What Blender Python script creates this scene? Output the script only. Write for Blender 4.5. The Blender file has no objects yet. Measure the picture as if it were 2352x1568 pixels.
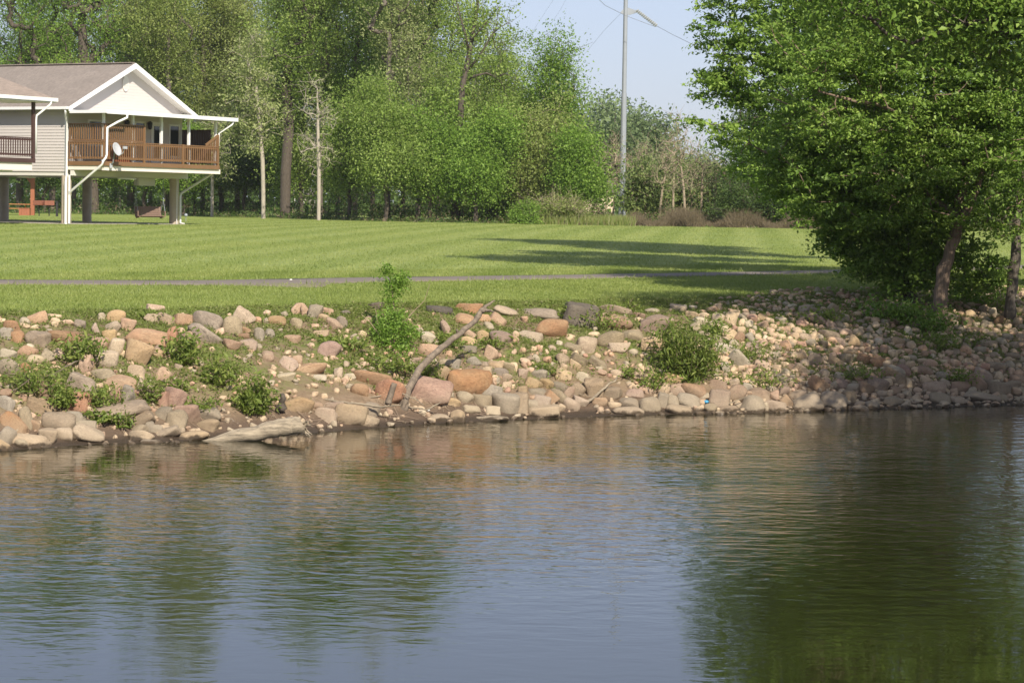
import bpy, bmesh, math, random
import numpy as np
from mathutils import Vector, Matrix, Euler

SC = bpy.context.scene
COL = SC.collection
R = math.radians
rng = np.random.default_rng(7)
random.seed(7)

# ------------------------------------------------------------------ camera, sky, sun, exposure
F = 5800.0                                   # focal length in units of a 2352-wide picture
CAMZ = 3.55
PITCH = math.atan(304 / F)
ROLL = R(0.9)
cam = bpy.data.cameras.new('camera')
cam.sensor_width = 22.3
cam.lens = F / 2352 * 22.3
cam.clip_start = 0.5
cam.clip_end = 4000
cam.dof.use_dof = True
cam.dof.focus_distance = 43
cam.dof.aperture_fstop = 7.1
camo = bpy.data.objects.new('camera', cam)
COL.objects.link(camo)
CR = Matrix.Rotation(math.pi / 2 - PITCH, 3, 'X') @ Matrix.Rotation(ROLL, 3, 'Z')
camo.matrix_world = Matrix.Translation((0, 0, CAMZ)) @ CR.to_4x4()
SC.camera = camo

SUN_EL, SUN_AZ = R(39), R(159)               # azimuth clockwise from +Y
TOSUN = Vector((math.sin(SUN_AZ) * math.cos(SUN_EL), math.cos(SUN_AZ) * math.cos(SUN_EL), math.sin(SUN_EL)))
w = bpy.data.worlds.new('World')
SC.world = w
w.use_nodes = True
nt = w.node_tree
sky = nt.nodes.new('ShaderNodeTexSky')
sky.sky_type = 'NISHITA'
sky.sun_disc = False
sky.sun_elevation = SUN_EL
sky.sun_rotation = SUN_AZ
sky.air_density = 1.0
sky.dust_density = 0.9
sky.ozone_density = 3.0
tint = nt.nodes.new('ShaderNodeMix'); tint.data_type = 'RGBA'; tint.blend_type = 'MULTIPLY'
tint.inputs[0].default_value = 1.0; tint.inputs[7].default_value = (.44, .43, .50, 1)
nt.links.new(sky.outputs[0], tint.inputs[6])
veil = nt.nodes.new('ShaderNodeMix'); veil.data_type = 'RGBA'; veil.blend_type = 'ADD'
veil.inputs[0].default_value = 1.0; veil.inputs[7].default_value = (2.62, 2.80, 3.38, 1)   # thin even overcast veil of a hazy spring day
nt.links.new(tint.outputs[2], veil.inputs[6])
nt.links.new(veil.outputs[2], nt.nodes['Background'].inputs[0])
nt.nodes['Background'].inputs[1].default_value = 0.087
sl = bpy.data.lights.new('sun', 'SUN')
sl.energy = 5.0
sl.angle = R(0.53)
sl.color = (1.0, 0.91, 0.77)
so = bpy.data.objects.new('sun', sl)
so.rotation_euler = TOSUN.to_track_quat('Z', 'Y').to_euler()
so.location = (40, -60, 60)
COL.objects.link(so)
SC.view_settings.view_transform = 'Standard'
SC.view_settings.look = 'None'
SC.view_settings.gamma = 1
SC.view_settings.exposure = 0.6
SC.cycles.max_bounces = 8
SC.cycles.transparent_max_bounces = 8

# ------------------------------------------------------------------ terrain
P0 = np.array([-7.28, 35.9]); U = np.array([.821, .571]); NN = np.array([-.571, .821])

def st(x, y):
    rx, ry = x - P0[0], y - P0[1]
    t = rx * U[0] + ry * U[1]
    return rx * NN[0] + ry * NN[1] - shore(t), t

def shore(t):
    return np.interp(t, [-6, -2, 0, 1.7, 2.75, 4, 5.3, 7.2, 8.7, 10, 11.4, 12.8, 14.1, 16.3, 18, 20.8, 26, 34], [.1, -.1, 0, .36, .2, .38, .56, 1.0, 1.33, 1.3, 1.34, 1.2, .72, .6, .28, .15, .1, .4]) - .06

def xy(s, t):
    ss = s + shore(t)
    return P0[0] + t * U[0] + ss * NN[0], P0[1] + t * U[1] + ss * NN[1]

def bw(t):
    return .2 - .55 * shore(t) + np.interp(t, [-10, 2, 6, 10, 15, 21, 30, 60], [4.1, 4.2, 4.5, 4.7, 5.3, 6.8, 9.4, 11]) + .12 * np.sin(t * 2.1) + .08 * np.sin(t * 5.3 + 2)

def zst(s, t):
    b = bw(t)
    zt = np.interp(t, [2, 21, 30], [1.74, 1.8, 1.9])
    u = s / b
    prof = np.interp(u, [0, .07, .2, .5, .8, .92, 1.0], [0, .035, .22, .60, .89, .97, 1.0])
    bump = .045 * np.sin(s * 2.3 + t * 1.1) * np.sin(t * 1.9 + 1.3) + .03 * np.sin(s * 5.1 - t * 2.7) * np.sin(t * 4.3)
    zb = zt * prof + bump * np.clip(u * 6, 0, 1) * np.clip((1.05 - u) * 6, 0, 1)
    zl = np.where(s < 14, zt + (1.95 - zt) * np.clip((s - b) / np.maximum(14 - b, .5), 0, 1),
                  np.interp(s, [14, 70, 120, 250, 1500], [1.95, 2.5, 2.6, 2.72, 3.0]))
    return np.where(s < 0, np.maximum(.2 * s, -1.5), np.where(u < 1, zb, zl))

def tz(x, y):
    s, t = st(x, y)
    return zst(s, t)

def ray(px, py):
    d = CR @ Vector(((px - 1176) / F, -(py - 784) / F, -1))
    return d / d.y                            # one metre of depth per unit

def at(px, py, D):
    return Vector((0, 0, CAMZ)) + ray(px, py) * D

def hit(px, py):
    d = ray(px, py)
    lam = np.concatenate([np.arange(15, 60, .25), np.arange(60, 420, 2.)])
    g = CAMZ + d.z * lam - tz(d.x * lam, lam)
    k = np.argmax(g < 0)
    if g[k] >= 0:
        k = len(lam) - 1
    a, b = lam[max(k - 1, 0)], lam[k]
    for _ in range(18):
        m = (a + b) / 2
        if CAMZ + d.z * m - float(tz(d.x * m, m)) < 0: b = m
        else: a = m
    return Vector((0, 0, CAMZ)) + d * b

# ------------------------------------------------------------------ helpers
def tag(o, label=None, cat=None, group=None, kind=None):
    if label: o['label'] = label
    if cat: o['category'] = cat
    if group: o['group'] = group
    if kind: o['kind'] = kind
    return o

def thing(name, loc, label, cat, group=None, rz=0.0):
    o = bpy.data.objects.new(name, None)
    o.empty_display_size = .3
    o.location = loc
    o.rotation_euler = (0, 0, rz)
    COL.objects.link(o)
    return tag(o, label, cat, group)

def link(name, me, mat, parent=None, smooth=False):
    if mat is not None and not me.materials: me.materials.append(mat)
    if smooth: me.polygons.foreach_set('use_smooth', np.ones(len(me.polygons), bool))
    o = bpy.data.objects.new(name, me)
    COL.objects.link(o)
    if parent is not None: o.parent = parent
    return o

def np_mesh(name, V, Fc, tint=None):
    """V (n,3), Fc (m,k) of equal sided faces"""
    V = np.asarray(V, np.float32); Fc = np.asarray(Fc, np.int32)
    me = bpy.data.meshes.new(name)
    me.vertices.add(len(V)); me.vertices.foreach_set('co', V.ravel())
    m, k = Fc.shape
    me.loops.add(m * k); me.loops.foreach_set('vertex_index', Fc.ravel())
    me.polygons.add(m); me.polygons.foreach_set('loop_start', np.arange(0, m * k, k, dtype=np.int32))
    me.update(calc_edges=True)
    if tint is not None:
        a = me.attributes.new('tint', 'FLOAT', 'POINT')
        a.data.foreach_set('value', np.asarray(tint, np.float32))
    return me

class MB:
    def __init__(s): s.v = []; s.f = []
    def add(s, vs, fs):
        n = len(s.v); s.v += [tuple(q) for q in vs]; s.f += [tuple(i + n for i in f) for f in fs]; return s
    def box(s, x0, x1, y0, y1, z0, z1):
        return s.add([(x0,y0,z0),(x1,y0,z0),(x1,y1,z0),(x0,y1,z0),(x0,y0,z1),(x1,y0,z1),(x1,y1,z1),(x0,y1,z1)],
                     [(0,3,2,1),(4,5,6,7),(0,1,5,4),(1,2,6,5),(2,3,7,6),(3,0,4,7)])
    def bar(s, p, q, wd, ht, up=(0, 0, 1)):
        p, q = Vector(p), Vector(q); d = (q - p).normalized(); u = Vector(up)
        if abs(d.dot(u)) > .98: u = Vector((0, 1, 0))
        a = d.cross(u).normalized() * wd / 2; b = a.cross(d).normalized() * ht / 2
        vs = [p-a-b, p+a-b, p+a+b, p-a+b, q-a-b, q+a-b, q+a+b, q-a+b]
        return s.add(vs, [(0,3,2,1),(4,5,6,7),(0,1,5,4),(1,2,6,5),(2,3,7,6),(3,0,4,7)])
    def tube(s, pts, rads, n=8, caps=True):
        pts = [Vector(p) for p in pts]
        if not hasattr(rads, '__len__'): rads = [rads] * len(pts)
        vs = []; prev = None
        for i, p in enumerate(pts):
            d = (pts[min(i + 1, len(pts) - 1)] - pts[max(i - 1, 0)]).normalized()
            if prev is None:
                prev = d.orthogonal().normalized()
            a = (prev - d * prev.dot(d)).normalized(); prev = a; b = d.cross(a)
            vs += [p + (a * math.cos(2*math.pi*k/n) + b * math.sin(2*math.pi*k/n)) * rads[i] for k in range(n)]
        fs = []
        for i in range(len(pts) - 1):
            for k in range(n):
                fs.append((i*n+k, i*n+(k+1) % n, (i+1)*n+(k+1) % n, (i+1)*n+k))
        if caps:
            fs.append(tuple(range(n - 1, -1, -1))); fs.append(tuple(range((len(pts)-1)*n, len(pts)*n)))
        return s.add(vs, fs)
    def poly(s, pts, thick=None):
        pts = [Vector(p) for p in pts]; n = len(pts)
        if thick is None: return s.add(pts, [tuple(range(n))])
        t = Vector(thick)
        return s.add(pts + [p + t for p in pts], [tuple(range(n - 1, -1, -1)), tuple(range(n, 2 * n))] + [(i, (i+1) % n, n + (i+1) % n, n + i) for i in range(n)])
    def build(s, name, mat, parent=None, smooth=False, bevel=0):
        me = bpy.data.meshes.new(name); me.from_pydata(s.v, [], s.f); me.update()
        bm = bmesh.new(); bm.from_mesh(me); bmesh.ops.recalc_face_normals(bm, faces=bm.faces); bm.to_mesh(me); bm.free()
        o = link(name, me, mat, parent, smooth)
        if bevel:
            m = o.modifiers.new('b', 'BEVEL'); m.width = bevel; m.segments = 2
        return o

# ------------------------------------------------------------------ materials
class NT:
    def __init__(s, name):
        s.m = bpy.data.materials.new(name); s.m.use_nodes = True; s.t = s.m.node_tree; s.n = s.t.nodes
        s.b = s.n['Principled BSDF']; s.out = s.n['Material Output']
    def new(s, typ, **kw):
        n = s.n.new(typ)
        for k, v in kw.items(): setattr(n, k, v)
        return n
    def put(s, sock, val):
        if hasattr(val, 'links') or isinstance(val, bpy.types.NodeSocket): s.t.links.new(val, sock)
        else:
            if isinstance(val, (tuple, list)) and len(val) == 3 and sock.type == 'RGBA': val = (*val, 1)
            sock.default_value = val
    def coord(s, which='Object'):
        return s.new('ShaderNodeTexCoord').outputs[which]
    def pos(s): return s.new('ShaderNodeNewGeometry').outputs['Position']
    def noise(s, scale, detail=4, rough=.55, vec=None, dist=0.0):
        n = s.new('ShaderNodeTexNoise'); n.inputs['Scale'].default_value = scale; n.inputs['Detail'].default_value = detail
        n.inputs['Roughness'].default_value = rough; n.inputs['Distortion'].default_value = dist
        if vec is not None: s.put(n.inputs['Vector'], vec)
        return n.outputs['Fac']
    def map(s, v, a, b, c=0., d=1.):
        n = s.new('ShaderNodeMapRange'); s.put(n.inputs[0], v)
        for i, q in enumerate((a, b, c, d)): n.inputs[i + 1].default_value = q
        return n.outputs[0]
    def math(s, op, a, b=0.):
        n = s.new('ShaderNodeMath', operation=op); s.put(n.inputs[0], a); s.put(n.inputs[1], b); return n.outputs[0]
    def mix(s, f, a, b, mode='MIX'):
        n = s.new('ShaderNodeMix', data_type='RGBA', blend_type=mode)
        s.put(n.inputs[0], f); s.put(n.inputs[6], a); s.put(n.inputs[7], b); return n.outputs[2]
    def scale(s, vec, sc):
        n = s.new('ShaderNodeMapping'); s.put(n.inputs[0], vec); n.inputs['Scale'].default_value = sc; return n.outputs[0]
    def sep(s, vec, i):
        n = s.new('ShaderNodeSeparateXYZ'); s.put(n.inputs[0], vec); return n.outputs[i]
    def bump(s, h, strength=.5, dist=.02):
        n = s.new('ShaderNodeBump'); n.inputs['Strength'].default_value = strength; n.inputs['Distance'].default_value = dist
        s.put(n.inputs['Height'], h); s.put(s.b.inputs['Normal'], n.outputs[0])
    def attr(s, name): return s.new('ShaderNodeAttribute', attribute_name=name).outputs['Fac']

def plain(name, c, rough=.6, vary=.15, scale=8., bump=0., metal=0., spec=.4):
    k = NT(name); v = k.coord()
    n = k.noise(scale, 5, .6, v)
    lo = tuple(x * (1 - vary) for x in c); hi = tuple(min(1, x * (1 + vary)) for x in c)
    k.put(k.b.inputs['Base Color'], k.mix(n, lo, hi))
    k.b.inputs['Roughness'].default_value = rough; k.b.inputs['Metallic'].default_value = metal
    k.b.inputs['Specular IOR Level'].default_value = spec
    if bump: k.bump(k.noise(scale * 4, 4, .6, v), bump, .01)
    return k.m

def leaf_mat(name, dark, mid, light, trans=.35, rough=.5):
    k = NT(name)
    t = k.attr('tint')
    c = k.mix(k.map(t, 0, .5), dark, k.mix(k.map(t, .5, 1), mid, light))
    k.put(k.b.inputs['Base Color'], c)
    k.b.inputs['Roughness'].default_value = rough
    k.b.inputs['Specular IOR Level'].default_value = .35
    tr = k.new('ShaderNodeBsdfTranslucent'); k.put(tr.inputs[0], k.mix(.5, c, (.35, .5, .06), 'MULTIPLY') if False else c)
    ms = k.new('ShaderNodeMixShader'); ms.inputs[0].default_value = trans
    k.t.links.new(k.b.outputs[0], ms.inputs[1]); k.t.links.new(tr.outputs[0], ms.inputs[2])
    k.t.links.new(ms.outputs[0], k.out.inputs[0])
    return k.m

def bark_mat(name, c, vary=.4, sc=6., st_=(1, 1, .18)):
    k = NT(name); v = k.scale(k.coord(), st_)
    n = k.noise(sc * 3, 6, .7, v)
    n2 = k.noise(sc * .25, 3, .5, k.coord())
    lo = tuple(x * (1 - vary) for x in c); hi = tuple(min(1, x * (1 + vary)) for x in c)
    k.put(k.b.inputs['Base Color'], k.mix(k.map(n, .3, .7), lo, k.mix(n2, c, hi)))
    k.b.inputs['Roughness'].default_value = .9
    k.bump(n, .9, .03)
    return k.m

def rock_mat(name, c, c2):
    k = NT(name); v = k.coord()
    oi = k.new('ShaderNodeObjectInfo').outputs['Random']
    add = k.new('ShaderNodeVectorMath', operation='ADD'); k.put(add.inputs[0], v)
    cmb = k.new('ShaderNodeCombineXYZ'); k.put(cmb.inputs[0], k.math('MULTIPLY', oi, 37.)); k.put(cmb.inputs[1], k.math('MULTIPLY', oi, 91.)); k.t.links.new(cmb.outputs[0], add.inputs[1])
    vv = add.outputs[0]
    n1 = k.noise(.9, 5, .6, vv, .6); n2 = k.noise(7, 5, .7, vv); n3 = k.noise(28, 3, .6, vv)
    col = k.mix(k.map(n1, .35, .68), c, c2)
    col = k.mix(k.map(n2, .36, .7, 0, .75), col, tuple(x * .5 for x in c))
    vo = k.new('ShaderNodeTexVoronoi', feature='DISTANCE_TO_EDGE'); vo.inputs['Scale'].default_value = .62; k.put(vo.inputs['Vector'], k.scale(vv, (1, 1, 1.6)))
    crack = k.math('MULTIPLY', k.map(vo.outputs['Distance'], .028, .0), k.map(n2, .45, .6))
    col = k.mix(k.math('MULTIPLY', crack, .5), col, tuple(x * .25 for x in c))
    col = k.mix(k.map(n3, .6, .75, 0, .3), col, (.48, .42, .34))
    hv = k.new('ShaderNodeHueSaturation'); k.put(hv.inputs['Value'], k.map(oi, 0, 1, .86, 1.35)); k.put(hv.inputs['Saturation'], k.map(k.math('FRACT', k.math('MULTIPLY', oi, 7.3)), 0, 1, .58, .92)); k.put(hv.inputs['Color'], col)
    z = k.sep(k.pos(), 2)
    zz = k.math('ADD', z, k.math('MULTIPLY', k.math('SUBTRACT', k.noise(5, 3, .6, k.pos()), .5), .22))
    silt = k.mix(k.math('MULTIPLY', k.map(zz, .5, .2), .5), hv.outputs[0], (.33, .265, .185))     # dried river silt on the lowest stones
    wet = k.mix(k.map(zz, .075, .035), silt, (.085, .062, .04))
    k.put(k.b.inputs['Base Color'], wet)
    k.put(k.b.inputs['Roughness'], k.map(zz, .02, .09, .35, .85))
    k.b.inputs['Specular IOR Level'].default_value = .3
    k.bump(k.math('SUBTRACT', k.math('ADD', n2, k.math('MULTIPLY', n3, .4)), k.math('MULTIPLY', crack, .35)), .55, .06)
    return k.m

M = {}
M['white'] = plain('white_trim', (.70, .70, .69), .45, .06, 3)
M['soffit'] = plain('soffit_vinyl', (.62, .60, .55), .6, .06, 3)
M['siding'] = plain('vinyl_siding', (.51, .475, .45), .5, .05, 1.5)
M['beam'] = plain('painted_beam', (.72, .66, .58), .6, .08, 2)
M['concrete'] = plain('concrete', (.42, .355, .28), .9, .2, 4, .3)
M['slab'] = plain('slab_concrete', (.34, .31, .27), .9, .15, 2, .2)
M['glass'] = plain('window_glass', (.03, .04, .04), .08, .2, 1, spec=.8)
M['lantern'] = plain('black_metal', (.02, .02, .022), .4, .1)
M['metal'] = plain('galvanized_steel', (.27, .295, .32), .6, .12, .8, 0, .2)
M['dish'] = plain('dish_paint', (.38, .39, .41), .5, .05)
M['grill'] = plain('rusty_steel', (.20, .075, .045), .75, .35, 9, .2)
M['blackpost'] = plain('dark_post', (.02, .02, .02), .7, .2)
M['wire'] = plain('cable', (.16, .17, .18), .6, .1)
M['insul'] = plain('insulator_glass', (.42, .43, .42), .3, .1)
M['asphalt'] = plain('asphalt', (.16, .135, .112), .9, .16, 3, .3)
M['blue'] = plain('blue_plastic', (.06, .28, .46), .35, .25, 12)
M['litter'] = plain('white_litter', (.75, .75, .72), .5, .1)
M['cream'] = plain('cream_wall', (.62, .50, .38), .7, .12, 2)
M['paleshed'] = plain('pale_wall', (.40, .37, .31), .7, .1, 2)
M['greyroof'] = plain('grey_roof', (.14, .12, .11), .9, .2, 4)
M['sand'] = plain('pale_sand', (.40, .30, .21), .95, .15, 6, .4)

def wood(name, c, vary=.35):
    k = NT(name); v = k.coord()
    n = k.noise(3, 5, .6, k.scale(v, (6, 6, 1.2))); n2 = k.noise(1.1, 2, .5, v)
    lo = tuple(x * (1 - vary) for x in c); hi = tuple(min(1, x * (1 + vary)) for x in c)
    k.put(k.b.inputs['Base Color'], k.mix(k.math('MULTIPLY', k.math('ADD', n, n2), .5), lo, hi))
    k.b.inputs['Roughness'].default_value = .65
    k.bump(n, .3, .005)
    return k.m
M['cedar'] = wood('stained_cedar', (.18, .098, .044))
M['darkwood'] = wood('dark_stained_or_shaded_wood', (.060, .030, .026))  # real dark stain; on the porch end screen it stands in for shade
M['redpost'] = wood('red_brown_timber', (.27, .095, .045))
M['swing'] = wood('weathered_swing_wood', (.16, .10, .075))
M['table'] = wood('orange_timber', (.42, .17, .06))
M['dead'] = bark_mat('bleached_dead_wood', (.19, .15, .11), .6, 7, (.5, 1, .35))
M['drift'] = bark_mat('pale_driftwood', (.29, .24, .17), .65, 7, (.16, 1, 1))
M['bramble'] = plain('bramble_stem', (.12, .095, .055), .85, .35, 2)
M['twig'] = plain('dry_twig', (.27, .20, .14), .85, .25, 5)
M['bark'] = bark_mat('brown_bark', (.085, .068, .052))
M['barkg'] = bark_mat('grey_brown_bark', (.12, .10, .08))
M['barkl'] = bark_mat('pale_bark', (.36, .32, .26), .3)
M['barkn'] = bark_mat('reddish_furrowed_bark', (.215, .155, .11), .55)
M['barkb'] = bark_mat('bare_branch_bark', (.30, .245, .17), .3)

def roof_mat(name, c):
    k = NT(name); v = k.coord()
    n = k.noise(1.2, 5, .65, v); n2 = k.noise(9, 3, .7, k.scale(v, (.35, 1.4, 1)))
    c2 = tuple(x * .62 for x in c)
    col = k.mix(k.map(n, .35, .65), c, tuple(x * .8 for x in c)); col = k.mix(k.map(n2, .45, .6, 0, .7), col, c2)
    k.put(k.b.inputs['Base Color'], col); k.b.inputs['Roughness'].default_value = .95; k.bump(n2, .4, .02)
    return k.m
M['shingle'] = roof_mat('brown_shingle', (.235, .20, .172))
M['shingle2'] = roof_mat('tan_shingle', (.28, .225, .185))

ROCK = {
 't': ('tan', (0.357, 0.225, 0.100), (0.426, 0.291, 0.139)), 'o': ('orange', (0.394, 0.185, 0.065), (0.352, 0.216, 0.097)),
 'g': ('grey', (0.250, 0.190, 0.109), (0.330, 0.256, 0.147)), 'w': ('pale', (0.469, 0.370, 0.220), (0.394, 0.311, 0.181)),
 'b': ('brown', (0.288, 0.145, 0.061), (0.330, 0.205, 0.097)), 'r': ('reddish', (0.293, 0.130, 0.062), (0.352, 0.190, 0.097)),
 'd': ('dark grey', (0.102, 0.080, 0.055), (0.160, 0.125, 0.081)), 'p': ('pinkish', (0.383, 0.216, 0.104), (0.416, 0.275, 0.147)),
 'y': ('cream', (0.426, 0.280, 0.120), (0.426, 0.300, 0.151)), 'v': ('grey brown', (0.230, 0.156, 0.086), (0.304, 0.216, 0.120))}
RM = {k: rock_mat(v[0].replace(' ', '_') + '_stone', v[1], v[2]) for k, v in ROCK.items()}

LM = {
 'near': leaf_mat('boxelder_leaf', (.092, .172, .024), (.172, .285, .043), (.30, .415, .085), .43),
 'spring': leaf_mat('spring_leaf', (0.148, 0.230, 0.036), (0.235, 0.342, 0.065), (0.346, 0.443, 0.122), .5),
 'bright': leaf_mat('bright_leaf', (0.122, 0.221, 0.029), (0.196, 0.332, 0.046), (0.300, 0.431, 0.086), .5),
 'olive': leaf_mat('olive_leaf', (0.182, 0.242, 0.055), (0.271, 0.343, 0.087), (0.376, 0.427, 0.146), .5),
 'far': leaf_mat('hazy_far_leaf', (.12, .175, .07), (.175, .245, .10), (.24, .315, .135), .45),  # air haze put into the leaf colour, paler and bluer
 'silver': leaf_mat('silvery_leaf', (0.196, 0.242, 0.073), (0.301, 0.364, 0.128), (0.448, 0.485, 0.217), .5),
 'willow': leaf_mat('willow_leaf', (.13, .185, .055), (.195, .265, .08), (.27, .33, .11), .45),
 'dark': leaf_mat('dark_or_shaded_leaf', (0.045, 0.082, 0.017), (0.078, 0.136, 0.029), (0.123, 0.184, 0.043), .4),  # also carries crown shade put into the undergrowth and far woods
 'weed': leaf_mat('weed_leaf', (0.112, 0.175, 0.029), (0.196, 0.262, 0.051), (0.302, 0.349, 0.087), .5),
 'grass': leaf_mat('grass_blade', (.155, .21, .045), (.23, .285, .07), (.34, .37, .12), .4),
 'cover': leaf_mat('ground_cover_leaf', (0.112, 0.165, 0.026), (0.174, 0.223, 0.043), (0.280, 0.252, 0.123), .4),
 'dry': leaf_mat('dry_stem', (.16, .125, .07), (.23, .185, .11), (.31, .26, .16), .3),
}

# ground materials
k = NT('lawn_grass')
P = k.pos()
q = k.math('SUBTRACT', k.sep(P, 0), k.math('MULTIPLY', k.sep(P, 1), .087))
wob = k.math('MULTIPLY', k.math('SUBTRACT', k.noise(.35, 3, .5, P), .5), .8)
stripe = k.map(k.math('SINE', k.math('MULTIPLY', k.math('ADD', q, wob), 2 * math.pi / 2.5)), -.55, .55)
n1 = k.noise(.22, 4, .6, P); n2 = k.noise(2.2, 4, .65, P); n3 = k.noise(22, 3, .7, P); n4 = k.noise(5, 4, .7, k.scale(P, (1, .45, 1)))
c = k.mix(stripe, (.215, .262, .068), (.275, .318, .102))
c = k.mix(k.map(n1, .42, .66, 0, .6), c, (.24, .265, .04))
c = k.mix(k.map(n2, .45, .7, 0, .5), c, (.14, .20, .03))
c = k.mix(k.map(n4, .52, .72, 0, .6), c, (.28, .30, .09))
c = k.mix(k.map(n3, .42, .66, 0, .75), c, (.10, .16, .022))
c = k.mix(k.map(k.noise(3.2, 5, .75, k.scale(P, (.5, .22, 1))), .56, .70, 0, .55), c, (.33, .33, .10))
k.put(k.b.inputs['Base Color'], c); k.b.inputs['Roughness'].default_value = .85; k.b.inputs['Specular IOR Level'].default_value = .2
k.bump(k.math('ADD', n3, n4), .8, .05)
M['lawn'] = k.m

k = NT('bank_soil')
P = k.pos()
n1 = k.noise(.9, 5, .65, P); n2 = k.noise(6, 5, .7, P); n3 = k.noise(30, 3, .7, P)
u = k.attr('tint')
soil = k.mix(k.map(n2, .35, .7), (.19, .135, .085), (.28, .205, .135))
soil = k.mix(k.map(n3, .5, .75, 0, .6), soil, (.16, .105, .065))
green = k.mix(k.map(n3, .35, .7), (.085, .125, .025), (.17, .19, .05))
gm = k.math('ADD', k.map(n1, .40, .54), k.map(u, .75, .95, 0, 1.2))
gm = k.math('MULTIPLY', gm, k.map(n2, .36, .54))
gm = k.math('MULTIPLY', gm, k.map(u, .22, .4))
c = k.mix(k.math('MINIMUM', gm, 1.), soil, green)
zz = k.math('ADD', k.sep(P, 2), k.math('MULTIPLY', k.math('SUBTRACT', n1, .5), .2))
c = k.mix(k.map(zz, .34, .16), c, (.115, .08, .055))
c = k.mix(k.map(zz, .1, .03), c, (.055, .04, .027))
k.put(k.b.inputs['Base Color'], c); k.put(k.b.inputs['Roughness'], k.map(zz, .05, .25, .55, .95)); k.b.inputs['Specular IOR Level'].default_value = .25
k.bump(k.math('ADD', n2, n3), .8, .06)
M['bank'] = k.m

k = NT('river_water')
P = k.pos()
calm = k.map(k.noise(.075, 2, .5, P, 1.4), .36, .60, .16, 1.0)
near = k.map(k.sep(P, 1), 19.5, 29, .16, 1.0)
h1 = k.noise(3.6, 2, .5, k.scale(P, (.62, 1, 1)), .5); h2 = k.noise(8.5, 2, .5, k.scale(P, (.7, 1, 1)), .3); h3 = k.noise(.55, 2, .5, P)
h = k.math('ADD', k.math('ADD', k.math('MULTIPLY', h1, 1.0), k.math('MULTIPLY', h2, .30)), k.math('MULTIPLY', h3, .6))
h = k.math('MULTIPLY', k.math('MULTIPLY', h, calm), near)
k.put(k.b.inputs['Base Color'], (.014, .0145, .005)); k.b.inputs['Roughness'].default_value = .03
k.b.inputs['IOR'].default_value = 1.35
k.b.inputs['Specular IOR Level'].default_value = .5
k.bump(h, 1.0, .026)
M['water'] = k.m

# ------------------------------------------------------------------ the setting
def grid_mesh(name, S, Tt, tint=None):
    X, Y = xy(S, Tt); Z = zst(S, Tt)
    V = np.stack([X, Y, Z], -1).reshape(-1, 3)
    r, c_ = S.shape
    i = np.arange(r * c_).reshape(r, c_)
    Fc = np.stack([i[:-1, :-1], i[:-1, 1:], i[1:, 1:], i[1:, :-1]], -1).reshape(-1, 4)
    return np_mesh(name, V, Fc, None if tint is None else tint.ravel())

tt = np.concatenate([np.linspace(-120, -12, 30), np.arange(-11.8, 42, .16), np.linspace(43, 160, 40)])
uu = np.concatenate([np.linspace(-1.2, 0, 9)[:-1], np.linspace(0, 1, 61)])
Ug, Tg = np.meshgrid(uu, tt, indexing='ij')
bank = link('river_bank', grid_mesh('river_bank', Ug * bw(Tg), Tg, Ug), M['bank'], smooth=True); tag(bank, kind='structure')
vv = np.concatenate([np.arange(0, 3, .25), np.arange(3, 20, 1.), np.arange(20, 130, 5.), [140, 170, 220, 300, 420, 560]])
tl = np.concatenate([np.linspace(-500, -130, 12), tt, np.linspace(170, 600, 12)])
Vg, Tg = np.meshgrid(vv, tl, indexing='ij')
lawn = link('lawn', grid_mesh('lawn', Vg + bw(Tg), Tg), M['lawn'], smooth=True); tag(lawn, kind='structure')

wx = []
for s_, t_ in ((-160, -150), (-160, 260), (1.2, 260), (1.2, -150)):
    a, b = P0 + U * t_ + NN * s_; wx.append((a, b, 0.0))
water = link('river_water', np_mesh('river_water', wx, [(0, 1, 2, 3)]), M['water']); tag(water, kind='structure')

# the footpath: a ribbon through points read off the ground
pp = [(-260, 648), (0, 648.5), (300, 650.5), (500, 651), (580, 650), (700, 646.5), (850, 643.5), (1050, 640.5), (1300, 637), (1600, 631.5), (1900, 625.5), (2150, 619), (2450, 611)]
pw = np.array([hit(*p)[:2] for p in pp])
d = np.r_[0, np.cumsum(np.hypot(*np.diff(pw, axis=0).T))]
sg = np.arange(0, d[-1], .4)
cx, cy = np.interp(sg, d, pw[:, 0]), np.interp(sg, d, pw[:, 1])
for _ in range(30):
    cx[1:-1] = (cx[:-2] + cx[2:] + 2 * cx[1:-1]) / 4; cy[1:-1] = (cy[:-2] + cy[2:] + 2 * cy[1:-1]) / 4
tx, ty = np.gradient(cx), np.gradient(cy); ln = np.hypot(tx, ty); nx, ny = -ty / ln, tx / ln
offs = np.array([-.83, -.80, -.4, 0, .4, .80, .83])
spur = 1.3 * np.exp(-((np.arange(len(sg)) * .4 - np.interp(0, [0], [0]) - sg[np.argmin(abs(cx - hit(585, 655)[0]))]) / .9) ** 2)
V = []
for j, o_ in enumerate(offs):
    oo = o_ + (-spur if j < 2 else 0)
    jit = .05 * np.sin(sg * 1.7 + j) if j in (0, 1, 5, 6) else 0
    x_, y_ = cx + nx * (oo + jit), cy + ny * (oo + jit)
    V.append(np.stack([x_, y_, tz(x_, y_) + (-.03 if j in (0, 6) else .022)], -1))
V = np.stack(V, 0); nr, nc = V.shape[:2]; i = np.arange(nr * nc).reshape(nr, nc)
path = link('path', np_mesh('path', V.reshape(-1, 3), np.stack([i[:-1, :-1], i[:-1, 1:], i[1:, 1:], i[1:, :-1]], -1).reshape(-1, 4)), M['asphalt'], smooth=False)
tag(path, kind='structure')
PATHXY = np.stack([cx, cy], -1)

# ------------------------------------------------------------------ foliage builders
def unit(v): return v / np.maximum(np.linalg.norm(v, axis=-1, keepdims=True), 1e-9)

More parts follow.
